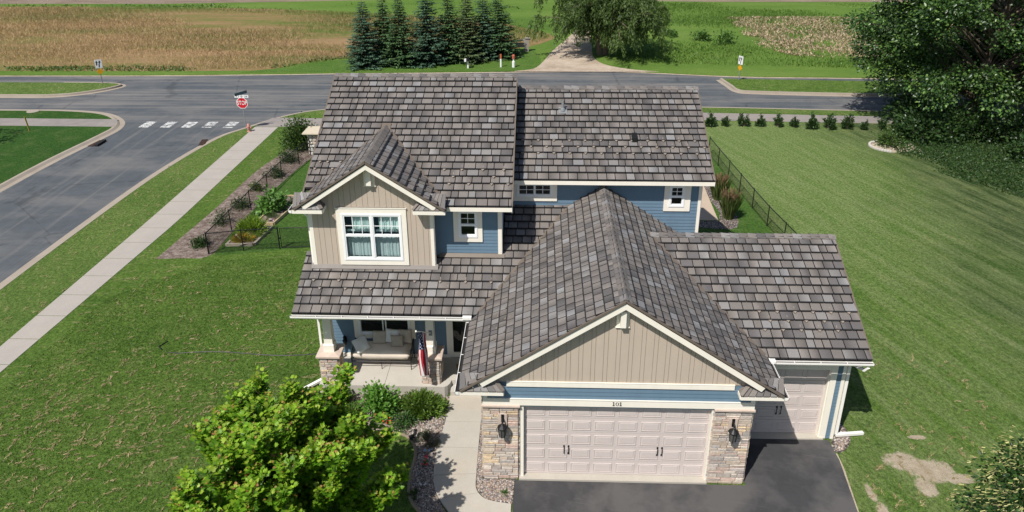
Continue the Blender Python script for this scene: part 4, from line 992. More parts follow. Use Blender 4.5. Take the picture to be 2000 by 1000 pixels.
# ------------------------------------------------------------------ on the porch
bed = thing('daybed', (-7.15,4.62,.355), 'cream daybed with black metal frame standing on the porch', 'daybed')
m = MB(); x0,x1,y0,y1,zf = -8.13,-6.20,4.29,4.96,.355
for x in (x0,x1):
    m.tube([(x,y0,zf),(x,y0,zf+.52),(x,y0+.05,zf+.60)], .016, 6); m.tube([(x,y1,zf),(x,y1,zf+.75)], .016, 6); m.tube([(x,y0+.03,zf+.60),(x,y0+.2,zf+.62),(x,y1,zf+.75)], .014, 6); m.tube([(x,y0,zf+.3),(x,y1,zf+.3)], .012, 6)
    for k in range(4): yy = y0+(y1-y0)*(k+1)/5; m.tube([(x,yy,zf+.3),(x,yy,zf+.63)], .008, 5)
for y in (y0,y1): m.tube([(x0,y,zf+.3),(x1,y,zf+.3)], .015, 6)
m.tube([((x0+x1)/2,y0+.02,zf),((x0+x1)/2,y0+.02,zf+.3)], .014, 6); m.build('frame', BLACK, bed)
SHEET = painted('cream_sheet', (.74,.65,.56), .9, .06, 3, .2)
def cushion(name, w, d, h, mat, par, centre, rot=(0,0,0), puff=.5, n=14, seed=0):
    """stuffed rectangular cushion: corners stay pinched, middle swells"""
    rnd = random.Random(seed); vs = []; 
    for s in (1,-1):
        for i in range(n+1):
            for j in range(n+1):
                u,v = i/n*2-1, j/n*2-1; k = ((1-abs(u)**3)*(1-abs(v)**3))**puff
                pin = 1-.07*(1-abs(u))*(abs(v)**4) ; pin2 = 1-.07*(1-abs(v))*(abs(u)**4)
                vs.append((u*w/2*pin2, v*d/2*pin, s*h/2*k+rnd.uniform(-1,1)*.006*k+.012*math.sin(u*5+v*3+seed)*k))
    q = (n+1)**2; fs = []
    for i in range(n):
        for j in range(n):
            a = i*(n+1)+j; fs.append((a,a+n+1,a+n+2,a+1)); fs.append((q+a,q+a+1,q+a+n+2,q+a+n+1))
    M = Matrix.Translation(Vector(centre)) @ __import__('mathutils').Euler(rot).to_matrix().to_4x4()
    m = MB(); m.add([tuple(M@Vector(p)) for p in vs], fs); o = m.build(name, mat, par, smooth=True)
    bm = bmesh.new(); bm.from_mesh(o.data); bmesh.ops.remove_doubles(bm, verts=bm.verts[:], dist=.0005); bm.to_mesh(o.data); bm.free(); return o
cushion('mattress', 1.90,.70,.36, SHEET, bed, (-7.165,4.63,.355+.30+.20), (0,0,0), .18, 18, 2)
PW = painted('white_pillow_cloth', (.78,.78,.76), .9, .05, 4, .2); PB = painted('beige_pillow_cloth', (.52,.46,.39), .9, .08, 4, .2); PG = painted('taupe_pillow_cloth', (.46,.41,.34), .9, .08, 5, .2)
zt_ = .355+.30+.38
for lab,w,d,h,c,rot,mt,sd in (('white square pillow tipped on its corner at the end of the porch daybed',.50,.50,.16,(-7.82,4.47,zt_+.14),(R(42),R(-6),R(40)),PW,1),
  ('crumpled beige pillow next to the tipped white pillow on the daybed',.46,.44,.17,(-7.28,4.82,zt_+.20),(R(70),R(4),R(8)),PB,2),
  ('upright white pillow in the middle of the daybed back row',.50,.48,.17,(-6.86,4.86,zt_+.22),(R(72),R(3),R(-4)),PW,3),
  ('small beige square cushion in front of the other daybed pillows',.42,.38,.15,(-6.68,4.66,zt_+.17),(R(68),0,R(2)),PG,4),
  ('beige pillow behind the small cushion at the black end rail of the daybed',.46,.48,.16,(-6.44,4.86,zt_+.22),(R(72),R(-3),R(-6)),PB,5)):
    o = cushion('pillow', w,d,h, mt, None, (0,0,0), (0,0,0), .45, 12, sd); o.location = c; o.rotation_euler = rot; tag(o, lab, 'pillow')
# doormat
o = MB(); o.box(-.32,.32,-.22,.22,0,.015); o = o.build('doormat', m_field('coir_mat',[(.30,.15,.06),(.42,.24,.10)],3)); o.location = (-4.42,4.45,.356); o.rotation_euler = (0,0,R(12)); tag(o, 'brown coir doormat lying on the porch outside the entry door', 'doormat')
# flag on a short pole from the porch column
fl = thing('flag', (-5.40,3.74,2.18), 'American stars and stripes flag hanging from a short pole on the porch column', 'flag')
A, B = Vector((-5.42,3.72,2.16)), Vector((-5.72,2.98,2.70))
m = MB(); m.tube([A,B], .013, 8); m.lathe([(.0,-.03),(.028,-.015),(.032,.0),(.02,.03),(.0,.035)], tuple(B), 10); m.build('pole', GUTTERM, fl)
m = MB(); m.box(-5.47,-5.37,3.72,3.75,2.06,2.24); m.build('bracket', GREYMETAL, fl)
RED, WHT, NAVY = (.42,.022,.035), (.74,.72,.72), (.018,.028,.10)
NU, NV = 78, 90; m = MB(); d = B-A; grid = {}
p0, p1 = A+d*.30, A+d*.97
for i in range(NU+1):
    s = i/NU                                    # along the hoist, from tip to bracket
    base = p1.lerp(p0, s)
    for j in range(NV+1):
        t = j/NV; v = t*1.62
        gather = 1-.45*min(1,t*1.6)             # cloth closes up as it hangs
        mid = p1.lerp(p0,.42); q = mid+(base-mid)*gather
        fold = .085*min(1,t*2.2)*math.sin(s*15+1.2*math.sin(t*2.2)+.6)+.02*math.sin(s*31+t*5)*min(1,t*2)
        grid[i,j] = (q.x+fold+.04*t+.015*math.sin(t*7+s*3), q.y+.03*math.sin(t*5+s*9)*t, q.z-v*(1-.04*s)+.10*(q.z-mid.z)*0)
for i in range(NU):
    for j in range(NV):
        st = int(i/NU*13); s, t = (i+.5)/NU, (j+.5)/NV
        c = RED if st%2 == 0 else WHT
        if s < 7/13 and t < .40:
            c = NAVY; gx, gy = s/(7/13)*9, t/.40*11
            if (int(gx)+int(gy))%2 == 0 and (gx%1-.5)**2+(gy%1-.5)**2 < .12: c = WHT
        m.add([grid[i,j],grid[i+1,j],grid[i+1,j+1],grid[i,j+1]], [(0,1,2,3)], c)
m.build('flag_cloth', CLOTHV, fl, smooth=False)

# ------------------------------------------------------------------ chain link fences
MESHM = Mat('black_chain_link', .6)
def chainlink():
    M = MESHM; geo = M.n.new('ShaderNodeTexCoord').outputs['UV']
    sc = 1.0
    def band(rot):
        mp = M.n.new('ShaderNodeMapping'); M.l.new(geo, mp.inputs[0]); mp.inputs['Rotation'].default_value = (0,0,R(rot))
        sx = M.sep(mp.outputs[0],0); f = M.math('FRACT', M.math('MULTIPLY', sx, 1/.045)); return M.math('LESS_THAN', f, .16)
    mk = M.math('MAXIMUM', band(45), band(-45))
    tr = M.n.new('ShaderNodeBsdfTransparent'); x = M.n.new('ShaderNodeMixShader')
    M.color((.012,.012,.012)); M.l.new(mk, x.inputs[0]); M.l.new(tr.outputs[0], x.inputs[1]); M.l.new(M.b.outputs[0], x.inputs[2]); M.l.new(x.outputs[0], M.out.inputs[0])
chainlink()
def mesh_panel(par, a, b, z0, z1, name='mesh_panel'):
    m = MB(); m.quad((*a,z0),(*b,z0),(*b,z1),(*a,z1)); o = m.build(name, MESHM.m, par); uv = o.data.uv_layers.new(name='UVMap'); L = (Vector(a)-Vector(b)).length
    for i,c in enumerate(((0,z0),(L,z0),(L,z1),(0,z1))): uv.data[i].uv = c
    return o
def chain_fence(pts, label, H=1.03, heavy=(0,)):
    f = thing('chain_link_fence', (*pts[0],0), label, 'fence')
    for i,p in enumerate(pts):
        r = .032 if i in heavy else .024; m = MB(); m.tube([(*p,-.05),(*p,H+.02)], r, 8); m.lathe([(r,0),(r*1.1,.01),(0,.035)], (*p,H+.02), 8); m.build('post', BLACK, f)
    for a,b in zip(pts[:-1],pts[1:]):
        m = MB(); m.tube([(*a,H-.02),(*b,H-.02)], .021, 8); m.build('top_rail', BLACK, f)
        m = MB(); m.tube([(*a,.08),(*b,.08)], .005, 5); m.build('tension_wire', BLACK, f); mesh_panel(f, a, b, .04, H-.03)
    return f
chain_fence([(-13.50,13.35),(-15.03,13.10),(-16.43,12.73),(-16.33,15.1),(-16.24,17.4),(-16.13,19.6),(-16.0,21.5),(-15.72,23.7),(-15.5,25.2)], 'black chain link fence round the side yard beside the mulch bed', heavy=(0,2))
chain_fence([(9.0,12.6),(8.78,14.4),(8.55,16.2),(8.38,18.2),(8.24,20.2),(8.10,22.1),(7.97,24.0),(7.85,26.0)], 'black chain link fence running along the open back lawn')
gt = thing('fence_gate', (-13.42,13.37,0), 'black chain link gate between the side fence and the house wall', 'gate')
m = MB(); a,b = (-13.42,13.37),(-12.15,13.50)
m.tube([(*a,.06),(*a,1.0),(*b,1.0),(*b,.06),(*a,.06)], .02, 8); m.build('gate_frame', BLACK, gt); mesh_panel(gt, a, b, .06, 1.0)
m = MB(); m.tube([(-12.05,13.51,-.05),(-12.05,13.51,1.05)], .028, 8); m.build('post', BLACK, gt)
m = MB(); m.box(-13.50,-13.41,13.34,13.40,.48,.54); m.build('latch', BLACK, gt)
mesh_panel(gt, (-12.05,13.51), (-9.1,13.75), .04, 1.0, 'filler_panel')

# ------------------------------------------------------------------ stone outdoor fireplace behind the house corner
fp = thing('stone_fireplace', (-14.9,25.6,0), 'white field stone outdoor fireplace with flat tan cap at the yard corner', 'fireplace')
FS = [(.66,.63,.56),(.74,.72,.68),(.60,.57,.51),(.68,.60,.51),(.76,.74,.70),(.54,.43,.36)]
m = MB(); m.box(-15.55,-14.2,25.25,26.2,0,1.28); m.build('mortar_core', painted('pale_mortar',(.36,.35,.33),.9,.1), fp)
m = MB(); rnd = random.Random(9)
for P,U,N,Ln in ((Vector((-15.55,25.25,0)),Vector((1,0,0)),Vector((0,-1,0)),1.35),(Vector((-15.55,26.2,0)),Vector((0,-1,0)),Vector((-1,0,0)),.95)):
    z = .0
    while z < 1.2:
        h = rnd.uniform(.17,.26); u = .0
        while u < Ln-.05:
            w = min(rnd.uniform(.2,.36), Ln-u); n = 9; c = Vector(rnd.choice(FS)); cu,cz = u+w/2,z+h/2; zz = Vector((0,0,1))
            ring = [(math.cos(2*math.pi*k/n)*rnd.uniform(.42,.5)*w, math.sin(2*math.pi*k/n)*rnd.uniform(.42,.5)*h) for k in range(n)]
            vs = [P+U*(cu+a)+zz*min(1.27,max(.0,cz+b)) for a,b in ring]+[P+U*(cu+a*.7)+zz*min(1.25,cz+b*.7)+N*.05 for a,b in ring]
            m.add(vs, [(k,(k+1)%n,n+(k+1)%n,n+k) for k in range(n)]+[tuple(range(n,2*n))], tuple(c)); u += w
        z += h
m.build('field_stone', STONE, fp)
m = MB(); m.box(-15.82,-13.95,25.02,26.4,1.34,1.42); m.build('cap', painted('tan_cap_stone',(.58,.50,.38),.8,.1), fp, bevel=.01)
m = MB(); m.box(-15.5,-14.25,25.3,26.15,1.28,1.34); m.build('cap_collar', DARK, fp)

# ------------------------------------------------------------------ street signs
def text_mesh(txt, size, mat, name, par, M, depth=.004):
    cu = bpy.data.curves.new(name, 'FONT'); cu.body = txt; cu.size = size; cu.align_x = 'CENTER'; cu.align_y = 'CENTER'; cu.extrude = depth; cu.offset = size*.006
    t = bpy.data.objects.new(name, cu); COL.objects.link(t); dg = bpy.context.evaluated_depsgraph_get(); dg.update()
    me = bpy.data.meshes.new_from_object(t.evaluated_get(dg)); bpy.data.objects.remove(t); me.transform(M); me.materials.clear()
    return link(name, me, mat, par)
REDP = painted('red_sign_paint', (.52,.016,.03), .4, .06); WHTP = painted('white_sign_paint', (.80,.80,.80), .4, .04); YELP = painted('yellow_sign_paint', (.72,.33,.01), .45, .06); SLATE = painted('blue_grey_sign_back', (.10,.15,.19), .5, .1)
st = thing('stop_sign', (-21.07,29.95,0), 'red octagonal STOP sign with two street name blades at the corner', 'stop sign')
FACE = Matrix.Rotation(R(90),4,'X')
def octo(r, y, d, mat, name, par, z):
    m = MB(); x0,y0 = -21.07,29.95
    m.prism([(x0+r*math.cos(R(22.5+45*k)),y,z+r*math.sin(R(22.5+45*k))) for k in range(8)], (0,d,0)); return m.build(name, mat, par)
m = MB(); m.box(-21.095,-21.045,29.93,29.97,0,2.2); m.build('post', GREYMETAL, st)
pl = octo(.385,29.90,.012,WHTP,'sign_plate',st,1.79); octo(.352,29.897,.004,REDP,'sign_face',pl,1.79)
text_mesh('STOP', .28, WHTP, 'lettering', pl, Matrix.Translation((0,29.892-29.95,1.79)) @ FACE @ Matrix.Diagonal((.94,1.35,1,1)))
m = MB(); m.box(-21.52,-20.62,29.94,29.955,2.13,2.30); b1 = m.build('name_blade', WHTP, st)
m = MB(); rnd = random.Random(2); x = -21.46
while x < -20.70:
    w = rnd.uniform(.03,.055)
    if rnd.random() < .85: m.box(x,x+w*.35,29.934,29.94,2.165,2.265); m.box(x+w*.35,x+w,29.9345,29.94,2.165+rnd.choice((0,.04,.085)),2.185+rnd.choice((0,.04,.08)))
    x += w+.018
m.build('lettering', SLATE, b1)
m = MB(); m.beam((-21.32,29.53,2.42),(-20.84,30.36,2.42),.016,.19); m.build('name_blade', SLATE, st)
m = MB(); m.tube([(-21.07,29.95,2.2),(-21.07,29.95,2.34)], .02, 6); m.build('blade_bracket', GREYMETAL, st)

def keep_sign(x,y,rot,label):
    s = thing('median_sign', (x,y,.05), label, 'road sign'); s.rotation_euler = (0,0,rot)
    def b(m,name,mat,par):
        o = m.build(name, mat); o.parent = par; return o
    m = MB(); m.box(-.03,.03,-.02,.02,0,1.85); b(m,'post',GREYMETAL,s)
    m = MB(); m.box(-.25,.25,-.045,-.025,1.28,1.93); p = b(m,'sign_plate',WHTP,s)
    m = MB(); y0 = -.049
    m.prism([(-.03,y0,1.34),(.05,y0,1.34),(.07,y0,1.55),(.12,y0,1.70),(.18,y0,1.70),(.09,y0,1.89),(.0,y0,1.70),(.05,y0,1.70),(.0,y0,1.56)],(0,.004,0)); m.prism([(-.18,y0,1.50),(-.10,y0,1.50),(-.07,y0,1.72),(-.02,y0,1.72),(-.12,y0,1.88),(-.20,y0,1.72),(-.16,y0,1.72)],(0,.004,0)); b(m,'arrow',BLACK,p)
    m = MB(); m.prism([(0,-.04,.76),(.25,-.04,1.0),(0,-.04,1.24),(-.25,-.04,1.0)],(0,.015,0)); b(m,'diamond_plate',YELP,s)
    return s
keep_sign(-36.58,40.98,R(38),'white arrow sign over a yellow diamond facing the camera on a grass median')
keep_sign(13.67,42.87,R(-64),'white arrow sign over a yellow diamond seen nearly edge on, opposite the stubble')
# hydrant
hy = thing('fire_hydrant', (-20.72,29.53,0), 'faded pink fire hydrant in the grass by the stop sign', 'hydrant')
HYP = painted('faded_red_paint', (.50,.24,.20), .7, .2, 8)
m = MB(); m.lathe([(.14,0),(.14,.03),(.095,.04),(.09,.34),(.12,.35),(.12,.38),(.105,.40),(.085,.48),(.04,.53),(.03,.57),(0,.575)], (-20.72,29.53,0), 14); m.build('barrel', HYP, hy)
for d in ((1,0),(-1,0),(0,-1)):
    m = MB(); m.tube([(-20.72+d[0]*.07,29.53+d[1]*.07,.27),(-20.72+d[0]*.17,29.53+d[1]*.17,.27)], .05, 8); m.build('outlet_cap', HYP, hy)
# mailbox, marker posts, farm sign, yellow stake, iron covers
mbx = thing('mailbox', (-8.16,46.8,-.02), 'white post with a black mailbox in front of the spruce row', 'mailbox')
m = MB(); m.box(-8.22,-8.10,46.74,46.86,-.02,.62); m.build('post', WHTP, mbx)
m = MB(); n = 8; m.prism([(-8.16+.11*math.cos(math.pi*k/n),46.5,.84+.11*math.sin(math.pi*k/n)) for k in range(n+1)]+[(-8.27,46.5,.66),(-8.05,46.5,.66)], (0,.52,0)); m.build('mail_case', BLACK, mbx)
m = MB(); m.box(-8.44,-8.27,46.55,46.95,.60,.78); m.build('paper_tube', WHTP, mbx)
mp = thing('utility_marker', (-5.39,47.2,-.02), 'slim white marker post with orange top near the gravel track', 'marker post'); m = MB(); m.box(-5.45,-5.33,47.17,47.22,-.02,.72); m.build('post', WHTP, mp); m = MB(); m.box(-5.46,-5.32,47.165,47.225,.72,1.12); m.build('marker_sleeve', painted('orange_plastic',(.45,.12,.05),.5,.08), mp)
mp = thing('utility_marker', (-4.30,47.2,-.02), 'stout white marker post with domed red head beside the gravel track', 'marker post'); m = MB(); m.lathe([(.13,0),(.13,.5),(.09,.52)],(-4.3,47.2,-.02),10); m.build('post', WHTP, mp); m = MB(); m.lathe([(.07,0),(.07,.25)],(-4.3,47.2,.5),8); m.build('neck', WHTP, mp); m = MB(); m.lathe([(.13,0),(.13,.26),(.09,.34),(0,.36)],(-4.3,47.2,.74),10); m.build('marker_head', painted('red_orange_plastic',(.42,.11,.07),.5,.08), mp)
fs = thing('timber_sign', (-3.6,53.4,0), 'weathered grey timber farm sign beside the last spruce', 'sign'); WOOD = painted('weathered_timber', (.30,.27,.24), .9, .25, 6, .2)
m = MB(); m.box(-3.52,-3.10,53.3,53.6,-.02,1.08); m.build('post', WOOD, fs); m = MB(); m.beam((-5.6,53.4,.80),(-2.95,53.4,1.12),.16,.16); m.box(-5.4,-3.52,53.38,53.46,.38,.80); m.build('sign_board', WOOD, fs)
m = MB(); m.box(-3.45,-3.0,53.25,53.65,1.18,1.26); m.build('cap', WOOD, fs)
yk = thing('marker_stake', (-35.1,29.4,0), 'yellow marker stake leaning in the neighbouring lawn by the trail', 'stake'); m = MB(); m.beam((-35.1,29.4,0),(-35.22,29.45,.95),.09,.03); m.build('stake', painted('faded_yellow_plastic',(.50,.36,.08),.6,.1), yk)
m = MB(); m.lathe([(.42,0),(.42,.02),(.36,.03),(0,.03)],(-37.6,33.7,.0),16); tag(m.build('manhole_cover', KERBC), 'pale round manhole cover set in the grass strip beyond the trail', 'manhole cover')
def drain(x,y,rot,label):
    o = MB(); o.box(-.18,.18,-.55,.55,0,.02); [o.box(-.15,.15,-.48+.12*k,-.42+.12*k,.02,.035) for k in range(9)]; o = o.build('storm_drain', painted('rusty_iron',(.06,.035,.028),.8,.3,9)); o.location = (x,y,-.088); o.rotation_euler = (0,0,rot); tag(o,label,'drain'); return o
drain(-29.55,27.3,R(-8),'rusty storm drain in the kerb below the neighbouring lawn'); drain(-22.95,27.6,R(12),'dark storm drain in the kerb on the stop sign side')
m = MB(); m.box(-29.36,-29.14,26.75,27.75,-.08,.03); tag(m.build('drain_inlet', DARK), 'black kerb inlet opening above the rusty drain', 'inlet')
# hose and solar lights, ornaments
m = MB(); m.tube([(-15.2,6.15,.02),(-15.35,5.8,.03),(-15.15,5.62,.02)], .02, 6); 
m.tube([(-14.9,5.5,.012)]+[(x,5.45+.10*math.sin(x*1.3)+(x+14.5)*.02,.014) for x in np.arange(-14.5,-9.0,.25)], .018, 6); tag(m.build('garden_hose', BLACK), 'thin black hose lying across the front lawn toward the porch', 'hose')
sp = thing('spotlight', (-5.72,1.38,0), 'small black garden spotlight on the bed edging', 'spotlight')
m = MB(); m.tube([(-5.72,1.38,0),(-5.72,1.38,.16)], .015, 6); m.build('stake', BLACK, sp); m = MB(); m.tube([(-5.66,1.38,.19),(-5.80,1.32,.15)], [.05,.075], 10); m.build('lamp_head', BLACK, sp); m = MB(); m.prism([(-5.70,1.44,.20),(-5.60,1.44,.20),(-5.60,1.56,.26),(-5.70,1.56,.26)],(0,0,.015)); m.build('solar_panel', BLACK, sp)
def ornament(x,y,cols,label,cat,kind):
    m = MB(); rnd = random.Random(int(x*100))
    if kind == 'butterfly':
        for s in (1,-1): m.add([(x,y,.10),(x+s*.09,y+.06,.14),(x+s*.10,y+.01,.13),(x+s*.05,y-.03,.10)],[(0,1,2,3)],cols[0]); m.add([(x,y-.02,.10),(x+s*.05,y-.03,.10),(x+s*.07,y-.06,.11)],[(0,1,2)],cols[1])
        m.tube([(x,y+.06,.11),(x,y-.1,.11)], .012, 6, cols[2]); m.tube([(x,y,0),(x,y,.1)], .006, 5, cols[2])
        tag(m.build('garden_ornament', VCOL), label, cat); return
    t = thing('flower_plant', (x,y,0), label, cat); g = MB()
    for k in range(9):
        a,b,c = x+rnd.gauss(0,.07),y+rnd.gauss(0,.06),rnd.uniform(.06,.2); h = MB(); h.lathe([(0,0),(.025,.008),(.030,.03),(0,.045)],(a,b,c),7,rnd.choice(cols)); h.build('bloom', VCOL, t)
        g.tube([(x,y,0),(a,b,c)], .004, 4, (.05,.12,.03)); g.add([(x,y,.02),(a*.5+x*.5+.03,b*.5+y*.5,c*.5),(a,b,c*.55),(a*.5+x*.5-.03,b*.5+y*.5,c*.5)],[(0,1,2,3)],(.06,.14,.03))
    g.build('stem', VCOL, t)
ornament(-5.22,.86,[(.20,.32,.45),(.5,.48,.40),(.4,.2,.1)],'blue and white butterfly ornament in the rock bed by the walk','ornament','butterfly')
ornament(-5.16,-.42,[(.5,.48,.48),(.35,.05,.08),(.1,.1,.1)],'white and red butterfly ornament low in the shaded rock bed','ornament','butterfly')
ornament(-5.25,.42,[(.5,.02,.05),(.6,.04,.06),(.05,.12,.03)],'small plant with dark red flowers in the shaded rock bed','flowers','flower')
ornament(-6.6,2.05,[(.75,.10,.02),(.7,.06,.03)],'orange red flowers behind the maple at the rock bed','flowers','flower')

# ------------------------------------------------------------------ raised beds
def board_bed(name, poly, h, w, mat, label, soil=MULCHM):
    t = thing(name, (*poly[0],0), label, 'raised bed'); n = len(poly)
    for i in range(n):
        m = MB(); a,b = Vector((*poly[i],h/2)),Vector((*poly[(i+1)%n],h/2)); d = (b-a).normalized()*w*.5; m.beam(a-d*(-1),b+d*(1 if i%2 else -1)*1, w, h); m.build('board', mat, t)
    m = MB(); m.prism([(x,y,.0) for x,y in poly],(0,0,h*.7)); m.build('soil', soil, t); return t
PINE = painted('pine_board', (.52,.40,.24), .8, .12, 5)
board_bed('raised_bed', [(-15.45,15.6),(-14.55,15.7),(-14.05,18.9),(-14.95,19.0)], .16, .05, PINE, 'wooden raised bed with flowers by the side fence')
board_bed('raised_bed', [(-15.95,13.55),(-14.75,13.6),(-14.55,15.35),(-15.75,15.3)], .12, .10, KERBC, 'stone edged bed of daylilies just inside the gate fence')
m = MB(); m.box(-.35,.35,-.3,.3,0,.02)
# curved stone edging far right
ce = smoothline([(18.6,28.3),(18.0,28.0),(17.75,27.4),(18.0,26.8),(18.6,26.4)],5); m = MB(); rnd = random.Random(3)
for p,q in zip(ce[:-1],ce[1:]): m.beam((*p,.06),(*q,.06),.15,.13,None)
tag(m.build('stone_edging', m_concrete('white_stone',(.50,.47,.43),4), bevel=.03), 'curved white stone edging round a shrub bed on the far lawn', 'edging')
slab('shrub_bed', ce+[(20.5,26.6),(20.5,28.5)], .02, .05, DIRT)
# ------------------------------------------------------------------ plants
def rng(s): return np.random.default_rng(s)
def pick(r, pal, n, var=.22):
    pal = np.array(pal); c = pal[r.integers(0,len(pal),n)]; return c*(1+r.uniform(-var,var,(n,1)))
def curve_pts(a, d, L, up, r, n=7, wob=.12):
    """a bending shoot from a along d, turning towards up"""
    p = np.array(a,float); d = unit(np.array(d,float)); out = [p.copy()]
    for i in range(n):
        d = unit(d + np.array((0,0,up))/n + r.normal(0,wob,3)/math.sqrt(n)); p = p+d*L/n; out.append(p.copy())
    return np.array(out)
def on_curve(c, t):
    x = t*(len(c)-1); i = min(int(x), len(c)-2); return c[i]+(c[i+1]-c[i])*(x-i), unit(c[i+1]-c[i])

# --- the bright maple before the porch
def maple(x,y, H, label):
    r = rng(7); t = thing('maple_tree', (x,y,0), label, 'tree')
    trunk = curve_pts((x,y,0),(.02,.03,1),H*.9,.2,r,10,.05)
    m = MB(); m.tube([tuple(p) for p in trunk], list(np.linspace(.085,.012,11)), 10)
    P=[];D=[];N0=[];S=[];C=[]
    G = [(.115,.255,.016),(.15,.31,.020),(.085,.20,.014),(.18,.34,.026)]; Y = [(.25,.40,.028),(.31,.42,.045),(.21,.37,.022)]; RD = [(.38,.20,.07),(.34,.24,.06)]
    def leafy(c, n, size, tipcol):
        for k in range(n):
            tt = (k+r.uniform(0,1))/n; p,d = on_curve(c, tt); a = r.uniform(0,6.283); o = unit(np.array((math.cos(a),math.sin(a),r.uniform(-.25,.35))))
            D.append(unit(o+d*.35)); N0.append(unit(np.array((0,0,1.))+r.normal(0,.45,3)+o*.25)); P.append(p+o*r.uniform(.01,.13)+r.normal(0,.02,3))
            s = size*r.uniform(.7,1.25)*(1-.35*max(0,tt-.8)/.2)
            if tt > .93 and tipcol: C.append(np.array(RD[r.integers(0,2)])); s *= .75
            elif tt > .74: C.append(np.array(Y[r.integers(0,3)])*r.uniform(.8,1.15))
            else: C.append(np.array(G[r.integers(0,4)])*r.uniform(.75,1.2))
            S.append(s)
    nl = 110
    for i in range(nl):
        f = (i+.5)/nl; h = .5+f*(H-.95); az = i*2.399+r.uniform(-.3,.3)
        Rm = 2.75*math.sin(math.pi*(.40+.52*f))**.8*r.uniform(.82,1.08)
        el = .16+1.02*f; d = (math.cos(az)*math.cos(el),math.sin(az)*math.cos(el),math.sin(el)); b,_ = on_curve(trunk, min(h/(H*.9),.98))
        L = max(Rm*1.10,.6)*r.uniform(.85,1.12); c = curve_pts(b,d,L,.75,r,7,.20); m.tube([tuple(q) for q in c], list(np.linspace(.028,.005,8)), 6, cap=False)
        leafy(c[4:], int(32*L), .115, True)
        for k in range(int(8.5*L)):
            tt = r.uniform(.22,.98); p,dd = on_curve(c,tt); a2 = r.uniform(0,6.283)
            d2 = unit(dd*.6+np.array((math.cos(a2),math.sin(a2),0))*.75+np.array((0,0,.55))); l2 = r.uniform(.30,.70)*(1.1-.35*tt)
            c2 = curve_pts(p,d2,l2,.8,r,5,.2); m.tube([tuple(q) for q in c2], list(np.linspace(.010,.003,6)), 4, cap=False); leafy(c2, int(64*l2)+8, .110, r.random()<.55)
    c = trunk[7:]; leafy(c, 90, .11, True)
    m.build('trunk', BARK, t)
    cards('crown', P, frames(np.array(D),np.array(N0)), S, *MAPLE, C, LEAF, t); return t
maple(-7.78,-2.95,3.7,'bright yellow green maple in the front lawn before the porch')

# --- broad crowns grown from branch tips
def crown_tree(name, x,y, z0, H, rad, label, pal, mat, nclump, per, leaf, seed, tv=OVAL, zc=None, rz=None, trunk_r=.25, droop=0, clump=.9, group=None, base_z=0, flat=.35, boughs=0, squash=1.0, extra=None):
    r = rng(seed); t = thing(name, (x,y,base_z), label, 'tree', group)
    zc = zc or z0+(H-z0)*.5; rz = rz or (H-z0)*.5
    m = MB(); tr = curve_pts((x,y,base_z),(0,0,1),zc-base_z+rz*.4,.0,r,8,.08); m.tube([tuple(p) for p in tr], list(np.linspace(trunk_r,trunk_r*.25,9)), 10)
    P=[];D=[];N0=[];S=[];C=[]
    cl = []
    bg = []
    while len(bg) < boughs:
        v = unit(r.normal(0,1,3)); rr = r.uniform(.55,1.0)**.5; q = np.array((x,y,zc))+v*np.array((rad,rad*squash,rz))*rr
        if q[2] > z0+.3: bg.append((q,v,rr))
    while boughs and len(cl) < nclump:
        q,v,rr = bg[r.integers(0,boughs)]; q2 = q+r.normal(0,1,3)*rad*np.array((.17,.17,.10)); 
        if q2[2] > z0: cl.append((q2,unit(v+r.normal(0,.3,3)),rr))
    for q,v,rr in bg:
        b,_ = on_curve(tr, min(max((q[2]-rad*.6-base_z)/(zc-base_z+rz*.4),.18),.97)); m.tube([tuple(b),tuple(b*.5+q*.5+np.array((0,0,-.2))),tuple(q)], [trunk_r*.2,trunk_r*.12,.02], 6, cap=False)
    while len(cl) < nclump:
        v = unit(r.normal(0,1,3)); rr = r.uniform(.45,1.0)**.55
        q = np.array((x,y,zc))+v*np.array((rad,rad*squash,rz))*rr*(1+.12*math.sin(v[0]*7+seed)*math.cos(v[1]*6+v[2]*5))
        if q[2] < z0: continue
        cl.append((q,v,rr))
    for q,v,rr in cl:
        h = max(base_z+.5, q[2]-rad*.55); b,_ = on_curve(tr, min(max((h-base_z)/(zc-base_z+rz*.4),.15),.98))
        if r.random() < .12: mid = b*.5+q*.5+np.array((0,0,.25)); m.tube([tuple(b),tuple(mid),tuple(q)], [trunk_r*.2,trunk_r*.1,.02], 6, cap=False)
        cr = clump*r.uniform(.6,1.25); k = int(per*cr*cr)
        o = unit(r.normal(0,1,(k,3)))*(r.uniform(.25,1,(k,1))**.6)*cr*np.array((1,1,.72)); bright = r.uniform(.8,1.2)
        P.append(q+o); D.append(unit(o*.6+v*.5+r.normal(0,.5,(k,3))-np.array((0,0,droop)))); N0.append(unit(np.array((0,0,1.))*(1-flat)+o/cr*.7+v*.35+r.normal(0,.35,(k,3))))
        S.append(leaf*r.uniform(.7,1.3,k)); C.append(pick(r,pal,k)*bright)
    P=np.concatenate(P);D=np.concatenate(D);N0=np.concatenate(N0);S=np.concatenate(S);C=np.concatenate(C)
    m.build('trunk', BARK, t); cr = cards('crown', P, frames(D,N0), S, *tv, C, mat, t)
    if extra: extra(t, cl, r)
    return t
crown_tree('cottonwood_tree', 26.0,32.4, 2.4, 15.0, 6.0, 'large dark glossy leaved tree overhanging the hedge and road at the lawn corner', [(.036,.082,.020),(.050,.108,.026),(.068,.138,.032),(.028,.066,.017),(.11,.20,.04)], WAXLEAF, 620, 200, .19, 3, boughs=34, zc=7.6, rz=7.0, trunk_r=.36, clump=.95)
